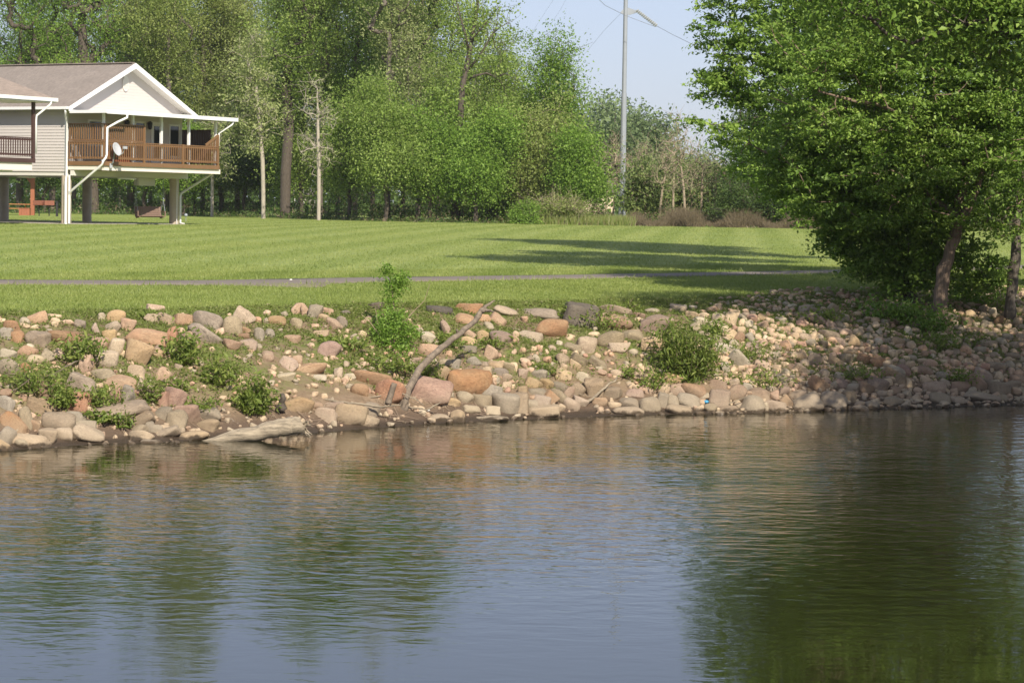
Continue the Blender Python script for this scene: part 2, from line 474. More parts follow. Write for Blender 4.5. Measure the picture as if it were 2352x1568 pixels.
def leaf_arrays(P_, size, up=.5, droop=0., asp=.55, fold=.18, tint=None, rg=rng):
    n = len(P_)
    nrm = unit(unit(rg.normal(size=(n, 3))) + np.array([0, -.15, up]))
    t = rg.normal(size=(n, 3)); t[:, 2] -= droop
    t = unit(t - nrm * (t * nrm).sum(-1, keepdims=True)); b = np.cross(nrm, t)
    s = (size * np.exp(rg.normal(0, .28, n)))[:, None]
    V = np.stack([P_ - t * s * .5, P_ + b * s * asp * .5 + nrm * s * fold - t * s * .05, P_ + t * s * .5, P_ - b * s * asp * .5 + nrm * s * fold - t * s * .05], 1)
    i = np.arange(n)[:, None] * 4
    Fc = np.concatenate([i + np.array([0, 1, 2]), i + np.array([0, 2, 3])], 0)
    if tint is None: tint = rg.random(n)
    return V.reshape(-1, 3), Fc, np.repeat(tint, 4)

def tubes_np(A, B, ra, rb, n=5):
    A, B = np.asarray(A, float), np.asarray(B, float)
    d = unit(B - A); up = np.where(np.abs(d[:, 2:3]) > .9, np.array([[1., 0, 0]]), np.array([[0., 0, 1]]))
    a = unit(np.cross(d, up)); b = np.cross(d, a)
    ang = 2 * np.pi * np.arange(n) / n
    ring = a[:, None] * np.cos(ang)[None, :, None] + b[:, None] * np.sin(ang)[None, :, None]
    V = np.concatenate([A[:, None] + ring * np.asarray(ra)[:, None, None], B[:, None] + ring * np.asarray(rb)[:, None, None]], 1)
    i0 = np.arange(len(A))[:, None] * 2 * n; kk = np.arange(n); k2 = (kk + 1) % n
    Fc = np.stack([i0 + kk, i0 + k2, i0 + n + k2, i0 + n + kk], -1).reshape(-1, 4)
    return V.reshape(-1, 3), Fc

def skeleton(trunk, C, r0, tip, rg, jit=.12):
    """trunk polyline, crown points C; joins every point to the nearest point of what has grown; pipe-model radii"""
    nodes = [np.array(p, float) for p in trunk]; par = [-1] + list(range(len(trunk) - 1))
    mid = np.mean([p for p in trunk[len(trunk)//2:]], axis=0)
    order = np.argsort(np.linalg.norm((C - mid) * np.array([1, 1, .8]), axis=1))
    for i in order:
        c = C[i]; N = np.array(nodes); dv = c - N
        cost = np.linalg.norm(dv, axis=1) + .9 * np.maximum(0, N[:, 2] - c[2] + .25 * np.linalg.norm(dv[:, :2], axis=1))
        cost[:max(1, len(trunk) // 3)] += 3
        j = int(np.argmin(cost)); L = np.linalg.norm(c - N[j])
        prev = j
        nm = 2 if L > 1.2 else 1
        for q_ in range(1, nm + 1):
            f = q_ / (nm + 1)
            nodes.append(N[j] + (c - N[j]) * f + rg.normal(size=3) * L * jit + np.array([0, 0, -.06 * L * math.sin(math.pi * f)])); par.append(prev); prev = len(nodes) - 1
        nodes.append(c); par.append(prev)
    N = np.array(nodes); par = np.array(par)
    wgt = np.ones(len(N))
    for i in range(len(N) - 1, 0, -1): wgt[par[i]] += wgt[i]
    rad = tip * wgt ** .5
    rad *= 1
    sc = r0 / rad[0]
    rad = np.maximum(tip * .7, rad * np.where(wgt > 3, sc, np.minimum(sc, 1.)))
    k_ = np.arange(1, len(N))
    ra = np.minimum(rad[par[k_]], rad[k_] * 1.6)
    return N, par, rad, N[par[k_]], N[k_], ra, rad[k_]

def sample_ell(ells, n, rg, shell=.45):
    wt = np.array([e[3] * e[4] * e[5] for e in ells]); wt /= wt.sum()
    k_ = rg.choice(len(ells), n, p=wt); E = np.array(ells)[k_]
    d = unit(rg.normal(size=(n, 3))); r = rg.random(n)[:, None] ** shell
    return E[:, :3] + d * r * E[:, 3:6]

def tree(name, base, label, cat, trunk, r0, ells, nclump, per, crad, lsize, lmat, bmat, group=None, tip=.018, twigs=0, seed=0,
         up=.5, droop=.2, twlen=1.0, flat=.75, extra=None, nside=6, tintsp=.25, shell=.45, leafy=1.0):
    rg = np.random.default_rng(seed + 100)
    root = thing(name, base, label, cat, group)
    C = sample_ell(ells, nclump, rg, shell)
    N, par, rad, A, B, ra, rb = skeleton(trunk, C, r0, tip, rg)
    V, Fc = tubes_np(A, B, ra, rb, nside)
    if twigs:
        ids = rg.integers(0, len(C), twigs); d_ = unit(rg.normal(size=(twigs, 3)) + np.array([0, 0, .5]))
        L = twlen * (.4 + rg.random(twigs))[:, None]
        m_ = C[ids] + d_ * L * .5 + rg.normal(size=(twigs, 3)) * .08 * L; e_ = C[ids] + d_ * L + rg.normal(size=(twigs, 3)) * .15 * L
        rr = np.full(twigs, tip * .9)
        for a_, b_, r1, r2 in ((C[ids], m_, rr, rr * .7), (m_, e_, rr * .7, rr * .3)):
            V2, F2 = tubes_np(a_, b_, r1, r2, nside); Fc = np.concatenate([Fc, F2 + len(V)]); V = np.concatenate([V, V2])
    link('trunk', np_mesh('trunk', V, Fc), bmat, root, smooth=True)
    if per > 0:
        keep = C[rg.random(len(C)) < leafy]
        n = len(keep) * per
        ci = np.repeat(np.arange(len(keep)), per)
        g = rg.normal(size=(n, 3)) * crad * np.array([1, 1, flat])
        P_ = keep[ci] + g
        ct = rg.random(len(keep))
        tint = np.clip(.5 + (ct[ci] - .5) * .8 + rg.normal(0, tintsp, n), 0, 1)
        if extra is not None:
            P_ = np.concatenate([P_, extra]); tint = np.concatenate([tint, rg.random(len(extra))])
        P_[:, 2] = np.maximum(P_[:, 2], .12)
        V, Fc, T_ = leaf_arrays(P_, lsize, up, droop, tint=tint, rg=rg)
        link('crown', np_mesh('crown', V, Fc, T_), lmat, root)
    return root

# ------------------------------------------------------------------ the stilt cabins
TH = R(60)
HC = (-20.98, 118.4)
HZ = float(tz(*HC))
W_, L_, DP = 8.81, 13.0, 2.3

def lap_wall(name, mat, parent, pts_fn, z0, z1, course=.14, lap=.02):
    """horizontal lap siding: pts_fn(z) gives the two ends of the wall at height z and the outward normal"""
    mb = MB(); z = z0
    while z < z1 - 1e-4:
        zt = min(z + course, z1)
        a, b, n = pts_fn(z); c_, d_, _ = pts_fn(zt)
        n = Vector(n)
        A, B, C_, D_ = Vector((*a, z)) + n * lap, Vector((*b, z)) + n * lap, Vector((*d_, zt)) + n * .002, Vector((*c_, zt)) + n * .002
        A0, B0 = Vector((*a, z)) + n * .002, Vector((*b, z)) + n * .002
        mb.add([A, B, C_, D_], [(0, 1, 2, 3)]); mb.add([A0, B0, B, A], [(0, 1, 2, 3)])
        z = zt
    return mb.build(name, mat, parent)

def railing(p, q, z0, z1, mat, parent, gap=.155, name='railing', label=None):
    mb = MB(); p, q = Vector((*p, 0)), Vector((*q, 0)); d = q - p; n = max(2, int(d.length / gap))
    zz = lambda v, z: Vector((v.x, v.y, z))
    mb.bar(zz(p, z1 - .02), zz(q, z1 - .02), .10, .045)
    mb.bar(zz(p, z1 - .10), zz(q, z1 - .10), .04, .09)
    mb.bar(zz(p, z0 + .10), zz(q, z0 + .10), .04, .09)
    sd = Vector((d.y, -d.x, 0)).normalized() * .04
    for i in range(n):
        c_ = p + d * ((i + .5) / n) + sd
        mb.bar(zz(c_, z0 + .03), zz(c_, z1 - .05), .04, .04, (d.x, d.y, 0))
    o = mb.build(name, mat, parent)
    if label: o['label'] = label
    return o

def privacy(p, q, z0, z1, mat, parent, gap=.135, solid=False):
    mb = MB(); p, q = Vector((*p, 0)), Vector((*q, 0)); d = q - p; n = max(2, int(d.length / gap))
    zz = lambda v, z: Vector((v.x, v.y, z))
    mb.bar(zz(p, z1), zz(q, z1), .09, .05); mb.bar(zz(p, z0), zz(q, z0), .05, .06)
    for i in range(n):
        c_ = p + d * ((i + .5) / n)
        mb.bar(zz(c_, z0), zz(c_, z1), .10 if solid else .05, .04, (d.x, d.y, 0))
    return mb.build('privacy_screen', mat, parent)

def downspout(pts, parent, r=.055):
    return MB().tube(pts, r, 8).build('downspout', M['white'], parent, smooth=True)

# main cabin -------------------------------------------------------
H = thing('stilt_cabin', (HC[0], HC[1], HZ), 'white gabled cabin raised on round concrete piers with a cedar railed porch', 'cabin', None, TH)
zfl, zdk, zrl, zev, zri = 2.45, 2.95, 3.88, 5.36, 7.62
sl_ = (zri - zev) / (W_ / 2 + .45)
lap_wall('side_wall', M['siding'], H, lambda z: ((0, L_), (0, 0), (-1, 0, 0)), zfl, zev)
zg0 = zev + sl_ * .45
def gab(z):
    if z <= zg0: return (0, 0), (W_, 0), (0, -1, 0)
    x_ = (z - zg0) / sl_
    return (x_, 0), (W_ - x_, 0), (0, -1, 0)
lap_wall('gable_wall', M['siding'], H, gab, zfl, zg0 + sl_ * W_ / 2 - .01, lap=.011)
MB().box(-.025, .09, -.03, .09, zfl, zev).build('corner_board', M['white'], H)
mb = MB()
mb.poly([(W_, 0, zfl), (W_, L_, zfl), (W_, L_, zev), (W_, 0, zev)]); mb.poly([(0, L_, zfl), (W_, L_, zfl), (W_, L_, zev), (W_/2, L_, zri), (0, L_, zev)])
mb.build('rear_wall', M['siding'], H)
rf = MB()
for sx in (0, 1):
    e = (-.45 if sx == 0 else W_ + .45)
    rf.poly([(e, -.55, zev), (W_/2, -.55, zri), (W_/2, L_ + .4, zri), (e, L_ + .4, zev)], (0, 0, .12))
roof = rf.build('roof', M['shingle'], H)
MB().bar((W_/2, -.4, zri + .15), (W_/2, L_ + .4, zri + .15), .28, .05).build('ridge_cap', M['shingle'], roof)
for sx in (0, 1):
    e = (-.45 if sx == 0 else W_ + .45); s2 = -1 if sx == 0 else 1
    m = MB(); a_, b_ = Vector((e + s2 * .06, -.575, zev - .03 + .02)), Vector((W_/2, -.575, zri + .03))
    m.poly([a_ + Vector((0, 0, -.10)), b_ + Vector((0, 0, -.16)), b_ + Vector((0, 0, .10)), a_ + Vector((0, 0, .10))], (0, .03, 0))
    m.build('rake_board', M['white'], H)
    m = MB(); m.poly([(e, -.54, zev - .03), (W_/2, -.54, zri - .05), (W_/2, .0, zri - .05), (e, .0, zev - .03)]); m.build('soffit', M['soffit'], H)
MB().box(-.45, 0, 0, L_, zev - .03, zev - .02).build('eave_soffit', M['soffit'], H)
MB().box(-.58, -.455, -.5, L_ + .4, zev - .02, zev + .11).build('gutter', M['white'], H)
# oval louvred vent
m = MB(); vx, vz = W_/2 - .12, zri - .85
ring = [(vx + .24 * math.cos(a), -.03, vz + .38 * math.sin(a)) for a in np.linspace(0, 2 * math.pi, 24, endpoint=False)]
m.poly(ring, (0, -.035, 0)); vent = m.build('gable_vent', M['soffit'], H)
m = MB()
for i in range(7):
    zq = vz - .24 + i * .08; hw = .18 * math.sqrt(max(.05, 1 - ((zq - vz) / .33) ** 2))
    m.box(vx - hw, vx + hw, -.085, -.066, zq, zq + .045)
m.build('louver', M['soffit'], vent)
# porch roof
pr = MB(); pr.poly([(-.42, -DP - .45, 5.17), (W_ + .85, -DP - .45, 5.17), (W_ + .85, -.02, 5.33), (-.42, -.02, 5.33)], (0, 0, .03))
pr_ = pr.build('porch_roof', M['white'], H)
MB().box(-.44, W_ + .88, -DP - .49, -DP - .452, 5.13, 5.31).build('fascia', M['white'], pr_)
MB().box(-.46, -.422, -DP - .45, -.56, 5.16, 5.30).build('fascia', M['white'], pr_)
MB().box(W_ + .852, W_ + .88, -DP - .45, -.02, 5.16, 5.30).build('fascia', M['white'], pr_)
for i in range(5):
    x_ = .1 + i * (W_ - .2) / 4
    MB().box(x_ - .055, x_ + .055, -DP + .12, -DP + .23, zdk + .0, 5.17).build('porch_post', M['white'], H)
# deck, rim and beams
MB().box(0.03, W_, -DP + .04, -.03, zdk - .16, zdk - .03).build('deck_floor', M['cedar'], H)
m = MB(); m.box(0, W_ + .04, -DP, -DP + .04, zdk - .20, zdk); m.box(-.02, .02, -DP, -.02, zdk - .2, zdk); m.build('rim_board', M['cedar'], H)
m = MB(); m.box(.06, W_ + .2, -DP + .08, -DP + .24, 2.53, zdk - .202); m.box(.02, .14, -DP + .24, -.02, 2.55, zdk - .202); m.box(W_ - .1, W_ + .02, -DP + .24, -.02, 2.55, zdk - .202)
m.build('deck_beam', M['beam'], H)
MB().box(0.02, W_ - .02, .02, L_ - .02, zfl - .18, zfl - .005).build('floor_frame', M['soffit'], H)
MB().box(.05, W_ - .05, -.42, -.2, 2.28, 2.54).build('girder', M['soffit'], H)
for (x_, y_) in ((.16, .12), (W_ - .28, .25), (W_ - .28, 5.8), (W_ - .28, 11.3), (.28, 5.8), (.28, 11.3)):
    m = MB(); m.tube([(x_, y_, -.2), (x_, y_, 2.275)], .235, 20, False); m.build('pier', M['concrete'], H, smooth=True)
# railings: left return, three front bays, right return, and the tall screens
zb_ = zdk + .06
pst = [0.05, 2.95, 5.95, W_ - .05]
for x_ in pst:
    MB().box(x_ - .05, x_ + .05, -DP + .0, -DP + .1, zdk + .0, zrl + (.8 if x_ < 3 else .02)).build('railing_post', M['cedar'], H)
railing((0.03, -.1), (0.03, -DP), zb_, zrl, M['cedar'], H)
for a_, b_ in zip(pst[:-1], pst[1:]): railing((a_ + .05, -DP + .05), (b_ - .05, -DP + .05), zb_, zrl, M['cedar'], H)
railing((W_ - .03, -DP), (W_ - .03, -.1), zb_, zrl, M['cedar'], H)
privacy((0.05, -.1), (0.05, -DP), zrl + .05, 4.68, M['cedar'], H)
privacy((.12, -DP + .06), (2.95, -DP + .06), zrl + .05, 4.68, M['cedar'], H)
o = privacy((W_ - .1, -.08), (W_ - .1, -DP + .45), zdk + .1, 4.68, M['darkwood'], H, .1, True); o['label'] = 'solid privacy screen with porch shade in its colour'  # end screen takes the dark wood in place of porch shade
m = MB(); m.bar((W_ - .06, -DP + .05, 4.42), (W_ - 1.05, -DP + .05, zrl + .03), .05, .12)
for i in range(6):
    x_ = W_ - .16 - i * .13; m.bar((x_, -DP + .06, zrl), (x_, -DP + .06, 4.36 - i * .075), .045, .04)
m.box(W_ - .1, W_ + .0, -DP + .01, -DP + .09, zrl, 4.46); m.build('raked_panel', M['cedar'], H)
# doors and windows under the porch
def opening(x0, x1, z0, z1, name):
    fr = MB(); t = .09
    fr.box(x0, x0 + t, -.06, -.005, z0, z1); fr.box(x1 - t, x1, -.06, -.005, z0, z1); fr.box(x0 + t, x1 - t, -.06, -.005, z1 - t, z1); fr.box(x0 + t, x1 - t, -.06, -.005, z0, z0 + t)
    o = fr.build(name, M['white'], H)
    MB().box(x0 + t, x1 - t, -.035, -.02, z0 + t, z1 - t).build('pane', M['glass'], o)
    return o
opening(1.5, 2.55, 3.7, 4.95, 'window'); opening(5.0, 5.85, 2.97, 5.0, 'door')
dr = MB(); dr.box(6.3, 7.25, -.05, -.005, 2.97, 5.02); d_ = dr.build('door', M['white'], H)
MB().box(6.5, 7.05, -.075, -.052, 3.25, 4.8).build('pane', M['glass'], d_); MB().box(6.34, 6.39, -.12, -.052, 3.85, 3.97).build('handle', M['metal'], d_)
opening(7.7, 8.55, 3.3, 4.95, 'window')
for x_ in (4.3, 6.05):
    m = MB(); m.tube([(x_, -.16, 4.62), (x_, -.16, 4.68), (x_, -.16, 4.9), (x_, -.16, 4.95), (x_, -.16, 5.03)], [.05, .09, .12, .13, .03], 8); m.bar((x_, 0, 4.9), (x_, -.16, 4.9), .05, .05); m.build('wall_lantern', M['lantern'], H)
for (x_, y_) in ((3.2, -.6), (.7, 3.5)):
    MB().box(x_, x_ + 1.25, y_, y_ + .12, 2.16, 2.23).build('strip_light', M['white'], H)
m = MB(); m.box(-.1, W_, 12.7, 12.9, 2.16, 2.24)
# gutters' downspouts
downspout([(-.5, -.35, zev - .02), (-.5, -.35, zev - .14), (-.3, -.16, zev - .32), (-.09, -.09, zev - .55), (-.09, -.09, 2.3), (-.16, -.10, 1.95), (-.16, -.10, .06), (-.3, -.25, .02)], H)
downspout([(.95, -DP - .52, 5.13), (.95, -DP - .53, 5.0), (.55, -DP - .3, 4.78), (.05, -DP - .09, 4.5), (.02, -DP - .09, 3.25), (-.03, -DP - .07, 3.1), (-.13, -DP - .02, 2.98), (-.13, -DP + .05, 2.8), (-.05, -.25, 1.5), (.02, -.19, 1.3), (.02, -.19, .05)], H, .055)
downspout([(W_ + .6, -DP - .4, 5.13), (W_ + .55, -DP - .35, 4.98), (W_ + .1, -DP + .1, 4.55), (W_ + .06, -DP + .14, 3.2), (W_ + .17, -DP + .2, 2.95), (W_ + .15, -DP + .3, 2.72), (W_ + .0, -DP + .5, 2.5), (W_ - .05, .0, 1.55), (W_ - .1, .0, 1.4), (W_ - .1, .0, .1), (W_ + .1, -.1, .03)], H)
MB().tube([(-.02, -.2, 2.3), (-.02, -.2, .03)], .05, 8).build('drain_pipe', M['white'], H)
MB().tube([(W_ - .45, -.05, 2.3), (W_ - .45, -.05, .0)], .018, 6).build('conduit', M['white'], H)
MB().box(W_ - 1.9, W_ - .6, 1.2, 1.5, 1.9, 2.26).build('hanging_shelf', M['soffit'], H)

patio = MB().box(-.35, W_ + .1, -.15, L_, -.3, .04).build('patio', M['slab'])
patio.location = H.location; patio.rotation_euler = H.rotation_euler; tag(patio, kind='structure')
HM = Matrix.Translation(H.location) @ Matrix.Rotation(TH, 4, 'Z')
def hw(x, y, z): return HM @ Vector((x, y, z))

# neighbouring cabin: only the end of its porch reaches into view
NB = thing('neighbouring_cabin', hw(-4.9 - W_, 0, 0), 'cabin with dark brown porch railing, cut off by the frame beside the cedar porch', 'cabin', None, TH)
za = 5.62
hp = MB(); a_, b_ = (W_ + .9, -DP - .5, za), (-.9, -DP - .5, za); kk = W_/2 + .9
hp.poly([b_, a_, (W_/2, -DP - .5 + kk, za + kk * .52)]); hp.poly([a_, (W_ + .9, L_, za), (W_/2, L_, za + kk * .52), (W_/2, -DP - .5 + kk, za + kk * .52)])
hp.poly([b_, (-.9, L_, za), (W_/2, L_, za + kk * .52), (W_/2, -DP - .5 + kk, za + kk * .52)])
hip = hp.build('roof', M['shingle2'], NB)
MB().box(-.9, W_ + .93, -DP - .55, -DP - .505, za - .11, za + .05).build('fascia', M['white'], hip)
MB().box(W_ + .905, W_ + .95, -DP - .505, L_, za - .11, za + .03).build('fascia', M['white'], hip)
MB().box(-.9, W_ + .9, -DP - .5, 0, za - .16, za - .13).build('porch_ceiling', M['soffit'], NB)
MB().box(W_ - .1, W_ + .03, -DP, -DP + .13, zdk - .1, za - .16).build('porch_post', M['darkwood'], NB)
railing((W_ - 4, -DP + .05), (W_ - .1, -DP + .05), zb_, zrl, M['darkwood'], NB)
m = MB(); m.box(W_ - 6, W_ + .03, -DP - .02, -DP + .04, zdk - .2, zdk); m.build('rim_board', M['darkwood'], NB)
m = MB(); m.box(W_ - 6, W_ - .1, -DP + .06, -DP + .2, 2.42, zdk - .202); m.build('deck_beam', M['beam'], NB)
MB().box(W_ - 6, W_, -DP + .2, 0, 2.5, zdk - .05).build('deck_floor', M['soffit'], NB)
MB().box(W_ - 6, W_, 0, L_, 2.2, zdk).build('floor_frame', M['soffit'], NB)
MB().box(W_ - 6, W_, .0, L_, zdk, za - .1).build('wall', M['siding'], NB)
MB().box(W_ - 2.6, W_ - .9, -DP + .5, -DP + .62, 2.33, 2.4).build('strip_light', M['white'], NB)
downspout([(W_ + .5, -DP - .5, za - .1), (W_ + .48, -DP - .48, za - .25), (W_ + .12, -DP + .0, za - .75), (W_ + .1, -DP + .02, za - 1.0), (W_ + .1, -DP + .02, 3.2)], NB, .05)
MB().tube([(W_ - .3, .3, -.3), (W_ - .3, .3, 2.2)], .235, 16).build('pier', M['concrete'], NB, smooth=True)

# satellite dish on the porch corner
D_ = thing('satellite_dish', hw(.42, -DP - .02, 2.78), 'white oval satellite dish clamped to the porch corner beam', 'satellite dish', None, TH)
ax = Vector((-.03, -.94, .35)).normalized()
cen = Vector((-.02, -.32, .72)); e1 = ax.orthogonal().normalized(); e1 = Vector((0, 0, 1)).cross(ax).normalized(); e2 = ax.cross(e1)
m = MB(); vs = []; fs = []
for i in range(7):
    r_ = i / 6
    for j in range(24):
        a = 2 * math.pi * j / 24; vs.append(cen + e1 * (.27 * r_ * math.cos(a)) + e2 * (.325 * r_ * math.sin(a)) + ax * (.07 * r_ * r_))
for i in range(6):
    for j in range(24): fs.append((i*24+j, i*24+(j+1) % 24, (i+1)*24+(j+1) % 24, (i+1)*24+j))
m.add(vs, fs); dm = m.build('reflector', M['dish'], D_, smooth=True); sm = dm.modifiers.new('s', 'SOLIDIFY'); sm.thickness = .02
MB().tube([(0, .0, .02), (0, -.12, .12), cen - ax * .1, cen - ax * .02], .028, 8).build('mast', M['metal'], D_, smooth=True)
tipf = cen + ax * .52 - e2 * .1
MB().tube([cen - e2 * .33 + ax * .05, cen - e2 * .3 + ax * .3, tipf], .018, 6).build('feed_arm', M['dish'], D_)
MB().bar(tipf - e1 * .1, tipf + e1 * .12, .09, .12).build('receiver', M['dish'], D_)
MB().box(-.09, .09, -.02, .01, -.14, .08).build('bracket', M['dish'], D_)

# box on the porch, porch swing, lamp globe
bx = thing('storage_box', hw(1.35, -DP + .5, zdk - .03), 'red brown slatted wooden box standing behind the cedar railing', 'box', None, TH)
m = MB()
for i in range(7): m.box(0, 1.3, 0, .03, .02 + i * .1, .11 + i * .1)
m.box(0, 1.3, .031, .6, .02, .70); m.build('side_panel', M['redpost'], bx); MB().box(-.03, 1.33, -.03, .63, .72, .76).build('lid', M['redpost'], bx)

sw = thing('porch_swing', hw(W_ - 3.3, -.62, .02), 'weathered wooden swing bench hanging beside the round pier under the cabin', 'swing', None, R(25))
m = MB()
for i in range(6): m.bar((-.68, .09 * i - .28, .40 - .01 * i), (.68, .09 * i - .28, .40 - .01 * i), .075, .025)
m.bar((-.6, -.3, .37), (-.6, .26, .32), .05, .07); m.bar((.6, -.3, .37), (.6, .26, .32), .05, .07); m.build('seat', M['swing'], sw)
m = MB()
for i in range(5): m.bar((-.68, .27 + .045 * i, .42 + .1 * i), (.68, .27 + .045 * i, .42 + .1 * i), .02, .09)
m.bar((-.6, .26, .34), (-.6, .47, .86), .05, .05); m.bar((.6, .26, .34), (.6, .47, .86), .05, .05); m.build('backrest', M['swing'], sw)
for s_ in (-1, 1):
    m = MB(); m.bar((s_ * .68, -.28, .62), (s_ * .68, .36, .64), .07, .03); m.bar((s_ * .68, -.26, .38), (s_ * .68, -.26, .62), .05, .05); m.build('armrest', M['swing'], sw)
for s_ in (-1, 1):
    m = MB(); m.tube([(s_ * .68, -.25, .63), (s_ * .68, .1, 1.25), (s_ * .68, .4, .66)], .011, 5); m.tube([(s_ * .68, .1, 1.25), (s_ * .68, .1, 2.25)], .011, 5); m.build('chain', M['metal'], sw)
p = hit(427, 509); 
gl = thing('yard_light', (p.x, p.y, float(tz(p.x, p.y))), 'grey globe lamp on a short stake beside the round pier', 'lamp')
MB().tube([(0, 0, -.05), (0, 0, .28)], .015, 6).build('stake', M['metal'], gl)
m = MB(); n_ = 10
m.tube([(0, 0, .26 + .1 * (1 - math.cos(math.pi * i / n_)) ) for i in range(n_ + 1)], [max(.01, .1 * math.sin(math.pi * i / n_)) for i in range(n_ + 1)], 14); m.build('globe', M['metal'], gl, smooth=True)

# picnic corner behind the cabin
def ground_at(px, D):
    d = ray(px, 470); x_, y_ = d.x * D, D
    return Vector((x_, y_, float(tz(x_, y_))))
p = ground_at(36, 172)
tb = thing('picnic_table', p, 'orange wooden picnic table on the lawn behind the cabin', 'picnic table', None, R(12))
m = MB()
for i in range(5): m.box(-.95, .95, -.38 + i * .155, -.24 + i * .155, .72, .76)
m.build('table_top', M['table'], tb)
for s_ in (-1, 1): MB().box(-.95, .95, s_ * .78 - .13, s_ * .78 + .13, .43, .47).build('bench', M['table'], tb)
for s_ in (-1, 1):
    m = MB(); m.bar((s_ * .65, -.62, 0), (s_ * .65, .25, .72), .05, .1); m.bar((s_ * .65, .62, 0), (s_ * .65, -.25, .72), .05, .1); m.bar((s_ * .65, -.85, .41), (s_ * .65, .85, .41), .05, .1); m.build('leg', M['table'], tb)
p = ground_at(57, 170); o = thing('wooden_box', p, 'low dark red wooden box at the end of the picnic table', 'box')
m = MB()
for i in range(4): m.box(-.35 + i * .18, -.18 + i * .18, -.25, .25, 0, .46)
m.build('slatted_body', M['redpost'], o); MB().box(-.37, .37, -.27, .27, .462, .5).build('lid', M['redpost'], o)
for px, D, lab, rz in ((90, 166, 'rusty red charcoal grill on a post beside the timber post', -.3), (113, 166, 'rusty red charcoal grill on a post standing nearest the downspouts', .25)):
    g = thing('park_grill', ground_at(px, D), lab, 'grill', 'park grills behind the cabin', rz)
    MB().tube([(0, 0, -.05), (0, 0, .72)], .035, 8).build('post', M['blackpost'], g)
    m = MB(); m.box(-.32, .32, -.25, -.22, .72, 1.02); m.box(-.32, .32, .22, .25, .72, 1.02); m.box(-.32, -.29, -.22, .22, .72, 1.02); m.box(-.32, .32, -.22, .22, .70, .735); m.box(.29, .32, -.22, .22, .72, .92); m.build('firebox', M['grill'], g)
    MB().box(-.28, .28, -.215, .215, .88, .90).build('grate', M['metal'], g)
o = MB().box(-.07, .07, -.07, .07, -.1, .95).box(-.09, .09, -.09, .09, .95, 1.0).build('bollard', M['blackpost']); o.location = ground_at(131, 165); tag(o, 'short black post on the grass left of the white downspouts', 'post')
o = thing('picnic_shelter', ground_at(75, 172), 'red brown timber shelter frame with braced posts behind the cabin', 'shelter')
MB().box(-.13, .13, -.13, .13, -.2, 2.85).build('post', M['redpost'], o); MB().box(-4.6, -4.34, -.13, .13, -.2, 2.85).build('post', M['redpost'], o)
MB().box(-5, .9, -.1, .1, 2.85, 3.1).build('beam', M['darkwood'], o)
MB().bar((-.6, 0, 2.85), (-.1, 0, 2.2), .12, .14).build('brace', M['redpost'], o); MB().bar((-3.7, 0, 2.85), (-4.35, 0, 2.2), .12, .14).build('brace', M['redpost'], o)
MB().poly([(-5.2, -2, 3.4), (1.2, -2, 3.4), (1.2, 0, 4.3), (-5.2, 0, 4.3)], (0, 0, .08)).poly([(-5.2, 0, 4.3), (1.2, 0, 4.3), (1.2, 2, 3.4), (-5.2, 2, 3.4)], (0, 0, .08)).box(-5.1, 1.1, -.06, .06, 3.102, 4.28).build('roof', M['shingle'], o)

# ------------------------------------------------------------------ transmission pole and its wires
PD = 200
pb = at(1428.5, 494, PD); pz = float(tz(pb.x, pb.y))
PO = thing('utility_pole', (pb.x, pb.y, pz), 'tall tapered grey steel transmission pole rising out of rough grass', 'pole')
hgt = 27.; r_b, r_t = .262, .15
m = MB(); zs = [0, .02, 1.2, 1.22, 5, 10.4, 10.42, 16.9, hgt]; rs = [.33, .31, .27, .262]
def rad(z): return r_b + (r_t - r_b) * z / hgt
m.tube([(0, 0, z) for z in (1.2, 10.2)], [rad(1.2), rad(10.2)], 12, False); m.tube([(0, 0, z) for z in (9.9, hgt)], [rad(9.9) - .035, rad(hgt)], 12, True)
m.build('shaft', M['metal'], PO)
MB().tube([(0, 0, -.5), (0, 0, .9), (0, 0, 1.25)], [.33, .30, rad(1.2) + .01], 12).build('base_sleeve', M['metal'], PO)
def pz_of(py): return (at(1432, py, PD).z - pz)
zb0 = pz_of(25); 
m = MB(); m.poly([(.2, -.06, pz_of(18)), (.2, -.06, pz_of(36)), (1.0, -.06, pz_of(28)), (1.0, -.06, pz_of(26))], (0, .12, 0)); m.poly([(-.2, -.06, pz_of(22)), (.2, -.06, pz_of(20)), (.2, -.06, pz_of(33)), (-.2, -.06, pz_of(34)), (-.42, -.06, pz_of(30))], (0, .12, 0)); m.build('bracket', M['metal'], PO)
def wp(px, py, D=PD): return at(px, py, D)
i0, i1 = wp(1461, 23.5, PD - .3), wp(1510, 61, PD - 1.5)
INS = thing('insulator_string', i0, 'ribbed pale insulator string slanting down from the pole bracket', 'insulator')
m = MB(); dd = i1 - i0; m.tube([(0, 0, 0), dd], .028, 6)
m.build('rod', M['metal'], INS)
m = MB()
for i in range(12):
    c_ = dd * ((i + .8) / 12.6); u_ = dd.normalized(); m.tube([c_ - u_ * .012, c_ + u_ * .012], [.16, .12], 12)
m.build('discs', M['insul'], INS)
def wire(pts, r_, lab):
    P_ = [np.array(p_) for p_ in pts]; mid = []
    o = MB().tube(pts, r_, 5).build('power_line', M['wire']); tag(o, lab, 'power line', 'power lines at the transmission pole')
wire([wp(1350, -25, 190), wp(1390, 13, 193), wp(1434, 35, PD - 2.2), wp(1470, 49, PD - 2), wp(1500, 60, PD - 1.6), i1], .017, 'slack cable passing across the pole to the lower end of the insulator')
wire([i1, wp(1545, 80, 194), wp(1580, 97, 186), wp(1680, 150, 160)], .017, 'cable running from the insulator down into the leafy boxelder')
wire([wp(1433, 24, PD + .6), wp(1390, 68, 225), wp(1330, 140, 260), wp(1255, 212, 300)], .009, 'thin wire descending from the pole to the distant treetops')
